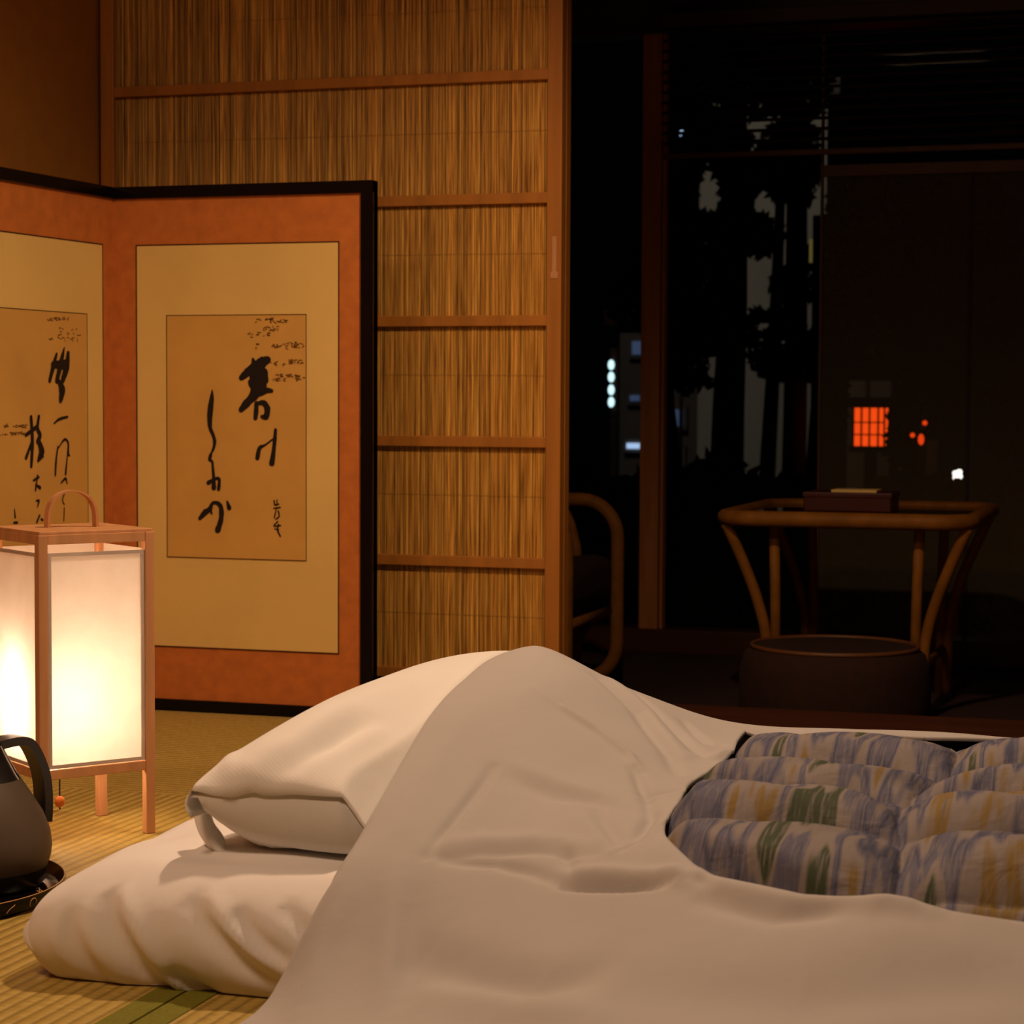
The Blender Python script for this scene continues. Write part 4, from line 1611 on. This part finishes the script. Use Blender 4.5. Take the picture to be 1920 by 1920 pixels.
tr_ = 0.0165
MB().tube(rrect(TX0 + tr_, TX1 - tr_, YT0 + tr_, YT0 + TYD - tr_, 0.07, TZ), tr_, 12, True).build('top_ring', M['rattan'], table, True)
gm = MB()
gp = rrect(TX0 + 2 * tr_ - .004, TX1 - 2 * tr_ + .004, YT0 + 2 * tr_ - .004, YT0 + TYD - 2 * tr_ + .004, 0.055, TZ + 0.006)
gm.v = [Vector(p) for p in gp]
gm.f = [tuple(range(len(gp)))]
gm.build('glass_top', M['tglass'], table)
for sx in (0, 1):
    for sy in (0, 1):
        cx = TX0 + 0.035 if sx == 0 else TX1 - 0.035
        dx = 1 if sx == 0 else -1
        cy = YT0 + 0.055 if sy == 0 else YT0 + TYD - 0.055
        dy = 0.35 if sy == 0 else -0.35
        xin = 0.072
        Lp = smooth_path([(cx - dx * 0.012, cy, TZ - 0.012), (cx + dx * 0.022, cy + dy * 0.03, TZ - 0.09), (cx + dx * 0.052, cy + dy * 0.05, TZ - 0.17), (cx + dx * xin, cy + dy * 0.06, TZ - 0.26), (cx + dx * (xin + 0.004), cy + dy * 0.06, ZV + 0.001)], 6)
        MB().tube(Lp, 0.0115, 10).build('curved_leg', M['rattan'], table, True)
        xi = cx + dx * (xin + 0.021)
        MB().tube([(xi - dx * 0.008, cy + dy * 0.06, TZ - 0.012), (xi - dx * .004, cy + dy * 0.06, TZ - 0.15), (xi, cy + dy * 0.06, ZV + 0.001)], 0.011, 10).build('leg', M['rattan'], table, True)
MB().tube([(TX0 + 0.12, YT0 + 0.07, ZV + 0.10), (TX0 + 0.12, YT0 + TYD - 0.07, ZV + 0.10)], 0.009, 8).build('stretcher', M['rattan'], table, True)
MB().tube([(TX1 - 0.12, YT0 + 0.07, ZV + 0.10), (TX1 - 0.12, YT0 + TYD - 0.07, ZV + 0.10)], 0.009, 8).build('stretcher', M['rattan'], table, True)

bx0 = at_z(1506, 958, TZ + 0.007)
bw = 162 / F * (bx0 - CAM).length
box = thing('lacquer_box', (bx0.x + bw / 2, bx0.y + 0.06, TZ + 0.0065), 'dark red lacquered box with pale paper on top on the glass table', 'box')
zb = TZ + 0.0065
MB().box(bx0.x, bx0.x + bw, bx0.y, bx0.y + 0.13, zb, zb + 0.036, 0.003).build('box_body', M['redlac'], box)
MB().box(bx0.x - .002, bx0.x + bw + .002, bx0.y - .002, bx0.y + 0.132, zb + 0.030, zb + 0.041, 0.002).build('lid', M['redlac'], box)
MB().box(bx0.x + bw * .30, bx0.x + bw * .82, bx0.y + 0.02, bx0.y + 0.10, zb + 0.0405, zb + 0.046, 0.001).build('paper_slip', M['mount'], box)

sc_ = at_Y(1565, 1210, 4.06)
SR = 360 / F * 4.06 / 2
ZST = sc_.z
stool = thing('round_stool', (sc_.x, 4.06, ZV), 'low round brown upholstered stool in front of the rattan table', 'stool')
hgt = ZST - ZV
st_prof = [(0.001, 0.002), (SR * 0.90, 0.002), (SR * 0.97, 0.015), (SR, hgt * 0.4), (SR * 0.99, hgt * 0.75), (SR * 0.94, hgt * 0.92), (SR * 0.86, hgt * 0.985)]
MB().lathe((sc_.x, 4.06, ZV), st_prof, 48).build('side', M['brownf'], stool, True)
MB().lathe((sc_.x, 4.06, ZV), [(SR * 0.86, hgt * 0.985), (SR * 0.78, hgt * 1.0), (SR * 0.5, hgt * 0.97), (0.001, hgt * 0.95)], 48).build('cushion', M['brownf'], stool, True)
MB().tube([(sc_.x + SR * 0.86 * math.cos(a), 4.06 + SR * 0.86 * math.sin(a), ZST - 0.001) for a in np.linspace(0, 2 * PI, 49)[:-1]], 0.0045, 8, True).build('rim', M['dimw'], stool, True)

# armchair at the left of the opening
YC, CD = 4.24, 0.42
cf_ = at_Y(1158, 1000, YC + CD)
CX1 = cf_.x
CX0 = CX1 - 0.52
zt_ = at_Y(1110, 937, YC + CD).z
chair = thing('rattan_armchair', ((CX0 + CX1) / 2, YC + CD / 2, ZV), 'rattan armchair with brown seat cushion beside the reed door', 'chair')


def loop(y, x0, x1, z0, z1, r):
    pts = []
    for (cx, cz, a0) in ((x1 - r, z1 - r, 0), (x0 + r, z1 - r, PI / 2), (x0 + r, z0 + r, PI), (x1 - r, z0 + r, 1.5 * PI)):
        for k in range(9):
            a = a0 + PI / 2 * k / 8
            pts.append((cx + r * math.cos(a), y, cz + r * math.sin(a)))
    return pts


for yy in (YC, YC + CD):
    MB().tube(loop(yy, CX0, CX1, ZV + 0.0165, zt_, 0.085), 0.0155, 12, True).build('side_loop', M['rattan'], chair, True)
    MB().tube(smooth_path([(CX1 - 0.20, yy, zt_ - 0.004), (CX1 - 0.13, yy, zt_ - 0.025), (CX1 - 0.102, yy, zt_ - 0.09), (CX1 - 0.095, yy, zt_ - 0.16), (CX1 - 0.095, yy, ZV + 0.02)], 5), 0.012, 10).build('side_post', M['rattan'], chair, True)
    MB().tube(smooth_path([(CX1 - 0.005, yy, ZV + 0.175), (CX1 - 0.05, yy, ZV + 0.155), (CX1 - 0.085, yy, ZV + 0.115)], 6), 0.009, 8).build('curved_brace', M['rattan'], chair, True)
for xx in (CX0 + 0.03, CX1 - 0.02):
    MB().tube([(xx, YC, ZV + 0.175), (xx, YC + CD, ZV + 0.175)], 0.012, 8).build('seat_rail', M['rattan'], chair, True)
zs0 = at_Y(1120, 1138, YC + 0.2).z
zs1 = at_Y(1120, 1050, YC + 0.2).z


def cushion(name, x0, x1, y0, y1, z0, z1, par):
    P_, F_ = rbox(x0, x1, y0, y1, z0, z1, (0.03, 0.03), 14, 14, 6, lambda P, Nn: P + Nn * (0.006 * np.sin(P[:, :1] * 20)))
    return obj(name, P_, F_, M['brownf'], par, True)


cushion('seat_cushion', CX0 + 0.03, CX1 - 0.005, YC + 0.02, YC + CD - 0.02, zs0, zs1, chair)
cushion('back_cushion', CX0 - 0.02, CX0 + 0.09, YC + 0.02, YC + CD - 0.02, zs1, zs1 + 0.34, chair)
MB().tube(smooth_path([(CX0 - 0.01, YC + 0.03, ZV + 0.10), (CX0 - 0.05, YC + 0.03, zs1 + 0.36), (CX0 - 0.05, YC + CD - 0.03, zs1 + 0.36), (CX0 - 0.01, YC + CD - 0.03, ZV + 0.10)], 6), 0.013, 10).build('back_frame', M['rattan'], chair, True)

# ------------------------------------------------------------------ veranda window
win = bpy.data.objects.new('window_1', None)
COL.objects.link(win)
win.location = (-0.6, YW, ZV)
props(win, kind='structure')
pxl, pxr = at_Y(1206, 700, YW).x, at_Y(1241, 700, YW).x
MB().box(pxl, pxr, YW - 0.03, YW + 0.03, ZV, 2.2, 0.002).build('window_frame', M['darkw'], win)
MB().box(pxr + 0.003, pxr + 0.011, YW - 0.022, YW + 0.015, ZV, 2.2, 0.001).build('window_frame', M['darkw'], win)
MB().box(XL, 2.2, YW - 0.05, YW + 0.05, ZV, ZV + 0.06, 0.002).build('window_sill', M['sill'], win)
MB().box(XL, 2.2, YW - 0.05, YW + 0.05, at_Y(1500, 55, YW).z, 2.45, 0.002).build('window_head', M['sill'], win)
MB().box(2.14, 2.2, YW - 0.03, YW + 0.03, ZV, 2.2, 0.002).build('window_frame', M['darkw'], win)
MB().box(XL, XL + 0.05, YW - 0.03, YW + 0.03, ZV, 2.2, 0.002).build('window_frame', M['darkw'], win)
zh = at_Y(1500, 55, YW).z
for (a, b) in ((XL + 0.05, pxl), (pxr, 2.14)):
    MB().quad((a, YW, ZV + 0.06), (b, YW, ZV + 0.06), (b, YW, zh), (a, YW, zh)).build('glass_pane', M['glass'], win)
# framed sheet added to lay a brown haze over the right part
sx0 = at_Y(1541, 400, YW - 0.05).x
zr_ = at_Y(1700, 318, YW - 0.05).z
haze_net = thing('haze_screen', (sx0 + 0.45, YW - 0.07, ZV + 0.06), 'added haze sheet in a thin brown frame over the veranda window', 'screen')
MB().box(sx0, sx0 + 0.006, YW - 0.075, YW - 0.055, ZV + 0.06, zh, 0.001).build('frame_upright', M['dimw'], haze_net)
MB().box(sx0 + 0.006, sx0 + 0.9, YW - 0.075, YW - 0.055, zr_ - 0.014, zr_ + 0.014, 0.001).build('frame_rail', M['dimw'], haze_net)
mx_ = at_Y(1816, 600, YW - 0.05).x
MB().box(mx_, mx_ + 0.008, YW - 0.07, YW - 0.058, ZV + 0.06, zr_ - 0.014, 0.001).build('frame_upright', M['bark'], haze_net)
MB().quad((sx0 + 0.006, YW - 0.064, ZV + 0.06), (sx0 + 0.9, YW - 0.064, ZV + 0.06), (sx0 + 0.9, YW - 0.064, zr_ - 0.014), (sx0 + 0.006, YW - 0.064, zr_ - 0.014)).build('haze_net', M['haze_net'], haze_net)
# blind
YB = YW - 0.13
zb0 = at_Y(1600, 283, YB).z
bl = thing('slatted_blind', (0.1, YB, zb0), 'dark slatted blind drawn up at the top of the veranda window', 'blind')
bxa, bxb = at_Y(1242, 200, YB).x, 0.9
MB().box(bxa, bxb, YB - 0.008, YB + 0.008, zb0 - 0.007, zb0 + 0.007, 0.002).build('bottom_rail', M['dimw'], bl)
sm_ = None
k = 0
zz = zb0 + 0.03
while zz < zh - 0.01:
    s_ = MB().obox(Vector((bxa, YB - 0.012, zz - 0.004)), Vector((bxb - bxa, 0, 0)), Vector((0, 0.022, 0.010)), Vector((0, -0.0006, 0.0013))) if sm_ is None else None
    if sm_ is None:
        o = s_.build('slat', M['slat'], bl)
        sm_, z_first = o, zz
    else:
        o = sm_.copy()
        COL.objects.link(o)
        o.parent = bl
        o.location = (0, 0, zz - z_first)
    zz += 0.0255
MB().box(bxa, bxb, YB - 0.02, YB + 0.02, zh - 0.005, zh + 0.03, 0.002).build('head_rail', M['slat'], bl)

# ------------------------------------------------------------------ garden and town at night
props(MB().box(-30, 20, YW + 0.1, 40, -0.75, -0.7).build('ground', M['soil']), kind='structure')


def P_at(px, py, Yd):
    return at_Y(px, py, Yd)


def box_px(px0, py0, px1, py1, Yd, dep):
    a, b = P_at(px0, py1, Yd), P_at(px1, py0, Yd)
    return a.x, b.x, Yd, Yd + dep, min(a.z, b.z), max(a.z, b.z)


YB1 = 15.0
b1 = thing('pale_building', (P_at(1420, 800, YB1).x, YB1 + 2, -0.7), 'pale rendered building standing behind the garden trees', 'building')
a, b, c, d, e, f = box_px(1306, 180, 1552, 960, YB1, 4)
MB().box(a, b, c, d, -0.7, f).build('wall', M['facade'], b1)
MB().box(a - .1, b + .1, c - .1, d, f, f + 0.12).build('roof', M['sill'], b1)
YB2 = 16.0
b2 = thing('brown_building', (P_at(1240, 800, YB2).x, YB2 + 2, -0.7), 'dim brown building with blue lit windows behind the window post', 'building')
a, b, c, d, e, f = box_px(1160, 610, 1312, 960, YB2, 4)
MB().box(a, b, c, d, -0.7, f).build('wall', M['facade2'], b2)
MB().box(a - .1, b + .1, c - .1, d, f, f + 0.12).build('roof', M['sill'], b2)
for (x0, y0, x1, y1, mm) in ((1255, 768, 1281, 799, 'bluewin'), (1182, 741, 1200, 752, 'bluewin'), (1176, 831, 1200, 841, 'blueglow'), (1263, 843, 1278, 872, 'bluewin'), (1186, 640, 1204, 665, 'bluewin')):
    a, b, c, d, e, f = box_px(x0, y0, x1, y1, YB2 - 0.06, 0.05)
    wo = MB().box(a - .03, b + .03, c, d + .02, e - .03, f + .03).build('window', M['facade2'], b2)
    MB().box(a, b, c - .02, c - .005, e, f).build('pane', M[mm], wo)

# light row on a pole
YL = 14.0
lp = thing('light_column', (P_at(1146, 720, YL).x, YL, -0.7), 'tall pole carrying four stacked cool white lights in the dark', 'lamp')
q = P_at(1146, 680, YL)
MB().tube([(q.x, YL + 0.08, -0.7), (q.x, YL + 0.08, q.z + 0.1)], 0.03, 8).build('pole', M['slat'], lp)
for py in (684, 707, 731, 754):
    q = P_at(1146, py, YL)
    lb_ = MB()
    lb_.lathe((q.x, YL, q.z), [(0.022 * math.cos(a) + 1e-4, 0.034 * math.sin(a)) for a in np.linspace(-PI / 2, PI / 2, 9)], 12)
    lb_.build('light', M['coolglow'], lp, True)
for (px, py, r, mm, lab, nm) in ((1227.5, 736, 0.016, 'blueglow', 'single small blue-white street light glinting beside the window post', 'street_light'),
                                 (1278, 250, 0.014, 'blueglow', 'small blue light high among the dark leaves', 'street_light')):
    q = P_at(px, py, 13.0)
    so = thing(nm, (q.x, 13.0, -0.7), lab, 'lamp')
    MB().tube([(q.x, 13.05, -0.7), (q.x, 13.05, q.z + r)], 0.012, 8).build('pole', M['slat'], so)
    MB().lathe((q.x, 13.0, q.z), [(r * math.cos(a) + 1e-4, r * 1.5 * math.sin(a)) for a in np.linspace(-PI / 2, PI / 2, 9)], 12).build('light', M[mm], so, True)
# the post hides nothing of the single light: it stands in the line of the narrow frame
# white garden lamp
q = P_at(1795, 890, 6.6)
gl_ = thing('garden_lamp', (q.x, 6.6, -0.7), 'bright white lamp low among the garden shrubs', 'lamp')
MB().tube([(q.x, 6.6, -0.7), (q.x, 6.6, q.z - 0.01)], 0.012, 8).build('stake', M['slat'], gl_)
g_ = MB()
for (ox, oz) in ((-.006, .004), (.006, .008), (.007, -.005), (-.005, -.009)):
    g_.lathe((q.x + ox, 6.6, q.z + oz), [(0.0095 * math.cos(a) + 1e-4, 0.0095 * math.sin(a)) for a in np.linspace(-PI / 2, PI / 2, 7)], 10)
g_.build('light', M['whiteglow'], gl_, True)
# red lattice lantern
YR = 10.0
a, b, c, d, e, f = box_px(1600, 765, 1659, 836, YR, 0.12)
rl = thing('red_lantern', ((a + b) / 2, YR + .06, -0.7), 'glowing red paper lantern box with dark lattice bars', 'lantern')
MB().box(a, b, c, d, e, f).build('paper', M['redglow'], rl)
MB().tube([((a + b) / 2, YR + .06, -0.7), ((a + b) / 2, YR + .06, e)], 0.03, 8).build('post', M['bark'], rl)
MB().box(a - .03, b + .03, c - .03, d + .03, f, f + 0.05, .004).build('roof', M['bark'], rl)
MB().box(a - .02, b + .02, c - .02, d + .02, e - 0.03, e, .004).build('base', M['bark'], rl)
for t in (0.0, 0.26, 0.52, 0.80, 1.0):
    x_ = a + (b - a) * t
    MB().box(x_ - .004, x_ + .004, c - .012, c - .002, e, f).build('lattice_bar', M['bark'], rl)
for t in (0.30, 0.62):
    z_ = e + (f - e) * t
    MB().box(a, b, c - .010, c - .003, z_ - .003, z_ + .003).build('lattice_bar', M['bark'], rl)
YQ = 8.6
for i_, (px, py, r, lab) in enumerate(((1711, 816, 4.5, 'small round red lamp beside the red lattice lantern'), (1727, 824, 8, 'larger red lamp glowing behind dark leaves'), (1734, 793, 4.5, 'faint red lamp above the other red lamps'))):
    YQ = 8.6 + 0.12 * i_
    q = P_at(px, py, YQ)
    rr = r / F * YQ
    ro = thing('red_lamp', (q.x, YQ, -0.7), lab, 'lamp', None)
    MB().tube([(q.x, YQ + rr, -0.7), (q.x, YQ + rr, q.z)], 0.006, 6).build('stake', M['bark'], ro)
    MB().lathe((q.x, YQ, q.z), [(rr * (0.7 if i_ == 1 else 1) * math.cos(a) + 1e-4, rr * (1.3 if i_ == 1 else 1) * math.sin(a)) for a in np.linspace(-PI / 2, PI / 2, 9)], 12).build('light', M['redglow2'], ro, True)
# pale panels behind the lantern
a, b, c, d, e, f = box_px(1588, 714, 1760, 860, 12.5, 0.1)
gw = thing('garden_wall', ((a + b) / 2, 12.55, -0.7), 'pale garden wall panels behind the red lantern', 'wall')
for (x0, x1) in ((1588, 1622), (1630, 1670), (1684, 1718), (1724, 1760)):
    a, b, c, d, e, f = box_px(x0, 714, x1, 860, 12.5, 0.1)
    MB().box(a, b, c, d, -0.7, f).build('wall_panel', M['facade'], gw)
# dim warm glowing strip between trunks
a, b, c, d, e, f = box_px(1517, 448, 1522, 492, 9.0, 0.03)
wl_ = thing('warm_strip', ((a + b) / 2, 9.0, -0.7), 'faint warm glowing strip on a dark post between the trunks', 'lamp')
MB().box(a, b, c, d, e, f).build('light', M['warmglow'], wl_)
MB().box(b + .002, b + .05, c + .01, d + .03, -0.7, f + .1).build('post', M['bark'], wl_)
# trees
gaps = [(1330, 365, 24, 40), (1312, 385, 26, 14), (1425, 235, 12, 10), (1430, 262, 22, 6), (1412, 280, 10, 7), (1430, 375, 16, 22), (1455, 420, 10, 20), (1422, 530, 22, 42), (1440, 565, 24, 22), (1520, 590, 16, 26), (1430, 610, 16, 10), (1340, 690, 20, 22), (1425, 720, 40, 14), (1300, 690, 14, 8), (1278, 330, 5, 5), (1278, 250, 9, 12), (1260, 600, 5, 16), (1318, 545, 6, 14), (1345, 545, 5, 9), (1190, 660, 16, 50)]


def gap(px, py):
    for (gx, gy, rx, ry_) in gaps:
        if ((px - gx) / rx) ** 2 + ((py - gy) / ry_) ** 2 < 1:
            return True
    return False


def tree(name, trunk, Yt, crown, n, size, label, group=None):
    q = P_at(*trunk[-1][:2], Yt)
    t = thing(name, (q.x, Yt, -0.7), label, 'tree', group)
    pts = [P_at(px, py, Yt) for px, py, _ in trunk]
    rs = [w_ / 2 / F * Yt for _, _, w_ in trunk]
    MB().tube(pts + [Vector((pts[-1].x, Yt, -0.7))], rs + [rs[-1] * 1.2], 10).build('trunk', M['bark'], t, True)
    V, Fc = [], []
    for (cx, cy, rx, ry_) in crown:
        for _ in range(int(n * rx * ry_ / 2600)):
            a = random.uniform(0, 2 * PI)
            r = math.sqrt(random.random())
            px, py = cx + rx * r * math.cos(a), cy + ry_ * r * math.sin(a)
            if gap(px, py):
                continue
            Yl = Yt + random.uniform(-0.24, 0.24)
            p = P_at(px, py, Yl)
            L = size * random.uniform(0.6, 1.3)
            ax = Vector((random.gauss(0, 1), random.gauss(0, .6), random.gauss(-.4, 1))).normalized()
            bx3 = ax.cross(Vector((random.gauss(0, .5), 1, random.gauss(0, .5)))).normalized()
            i = len(V)
            V += [p - ax * L, p + bx3 * L * .38 - ax * L * .2, p + bx3 * L * .25 + ax * L * .45, p + ax * L, p - bx3 * L * .25 + ax * L * .45, p - bx3 * L * .38 - ax * L * .2]
            Fc.append((i, i + 1, i + 2, i + 3, i + 4, i + 5))
    props(obj('foliage', V, Fc, M['leaf'], t), kind='stuff')
    return t


tree('garden_tree', [(1378, 60, 44), (1378, 300, 48), (1375, 560, 54), (1366, 760, 62), (1362, 900, 66)], 9.0,
     [(1310, 260, 75, 60), (1310, 480, 70, 90), (1290, 620, 50, 90), (1400, 320, 60, 70), (1300, 380, 60, 60), (1420, 440, 50, 40), (1330, 600, 50, 60), (1290, 150, 60, 60), (1420, 150, 90, 70), (1335, 420, 40, 30), (1330, 700, 40, 22), (1290, 720, 30, 14)], 330, 0.035, 'thick trunked garden tree with dense dark leaves')
tree('garden_tree', [(1470, 200, 14), (1458, 500, 22), (1448, 720, 27), (1438, 900, 32)], 9.6,
     [(1440, 640, 40, 70), (1470, 300, 50, 80), (1450, 690, 30, 25), (1470, 560, 30, 60), (1430, 600, 30, 24)], 300, 0.032, 'slender leaning garden tree between two thicker trunks')
tree('garden_tree', [(1494, 60, 36), (1494, 400, 40), (1492, 700, 44), (1488, 900, 46)], 10.2,
     [(1500, 300, 40, 90), (1510, 520, 26, 60), (1525, 640, 20, 60), (1500, 150, 60, 80), (1515, 680, 22, 40)], 300, 0.032, 'straight dark garden tree next to the haze screen')
tree('garden_tree', [(1700, 500, 20), (1705, 700, 24), (1708, 900, 26)], 9.2,
     [(1720, 770, 50, 60), (1740, 690, 60, 40), (1690, 830, 30, 40), (1790, 760, 50, 80), (1680, 770, 16, 40), (1600, 500, 60, 200), (1700, 450, 80, 200), (1830, 500, 80, 200), (1890, 760, 50, 100), (1570, 720, 20, 120)], 260, 0.03, 'bushy garden tree rising beside the red lantern')
tree('garden_tree', [(1542, 600, 18), (1535, 760, 30), (1528, 900, 40)], 10.8,
     [(1545, 560, 24, 60), (1552, 690, 18, 30)], 220, 0.03, 'leaning garden tree in line with the screen frame')
tree('garden_tree', [(1238, 560, 40), (1240, 760, 52), (1252, 900, 66)], 8.35,
     [(1250, 640, 30, 60), (1245, 480, 50, 80), (1180, 560, 40, 60), (1190, 640, 10, 40)], 260, 0.03, 'broad trunked garden tree hidden partly by the window post')


def hedge(px0, px1, pyt, Yh, lab, n):
    a, b = P_at(px0, pyt, Yh), P_at(px1, pyt, Yh)
    t = thing('hedge', ((a.x + b.x) / 2, Yh, -0.7), lab, 'hedge')
    V, Fc = [], []
    for _ in range(n):
        x_ = random.uniform(a.x, b.x)
        zt2 = a.z + 0.05 * math.sin(x_ * 7) + 0.03 * math.sin(x_ * 19)
        z_ = -0.7 + (zt2 + 0.7) * math.sqrt(random.random())
        p = Vector((x_, Yh + random.uniform(-.15, .15), z_))
        L = random.uniform(.025, .05)
        ax = Vector((random.gauss(0, 1), random.gauss(0, .6), random.gauss(.2, 1))).normalized()
        bx3 = ax.cross(Vector((random.gauss(0, .5), 1, random.gauss(0, .5)))).normalized()
        i = len(V)
        V += [p - ax * L, p + bx3 * L * .4, p + ax * L, p - bx3 * L * .4]
        Fc.append((i, i + 1, i + 2, i + 3))
    props(obj('foliage', V, Fc, M['leaf'], t), kind='stuff')
    MB().box(a.x, b.x, Yh - .1, Yh + .1, -0.7, a.z - .06).build('core', M['leaf'], t)


hedge(1040, 1290, 868, 7.75, 'dark clipped hedge below the blue lit building', 1500)
hedge(1300, 1560, 892, 7.4, 'dark clipped hedge below the garden tree trunks', 1500)
hedge(1572, 2000, 900, 7.0, 'dark clipped hedge under the red lantern', 2200)
# street lighting that reaches the facade
for (x_, y_, z_, tx, ty, tz, e_, col_) in ((-3.6, 11.5, 3.6, P_at(1420, 600, YB1).x, YB1, 1.2, 44, (1, .93, .78)),):
    l = bpy.data.lights.new('street_floodlight', 'SPOT')
    l.energy = e_
    l.color = col_
    l.spot_size = math.radians(95)
    l.spot_blend = 0.6
    l.shadow_soft_size = 0.2
    o = bpy.data.objects.new('street_floodlight', l)
    COL.objects.link(o)
    o.location = (x_, y_, z_)
    o.rotation_euler = (Vector((tx, ty, tz)) - Vector((x_, y_, z_))).to_track_quat('-Z', 'Y').to_euler()
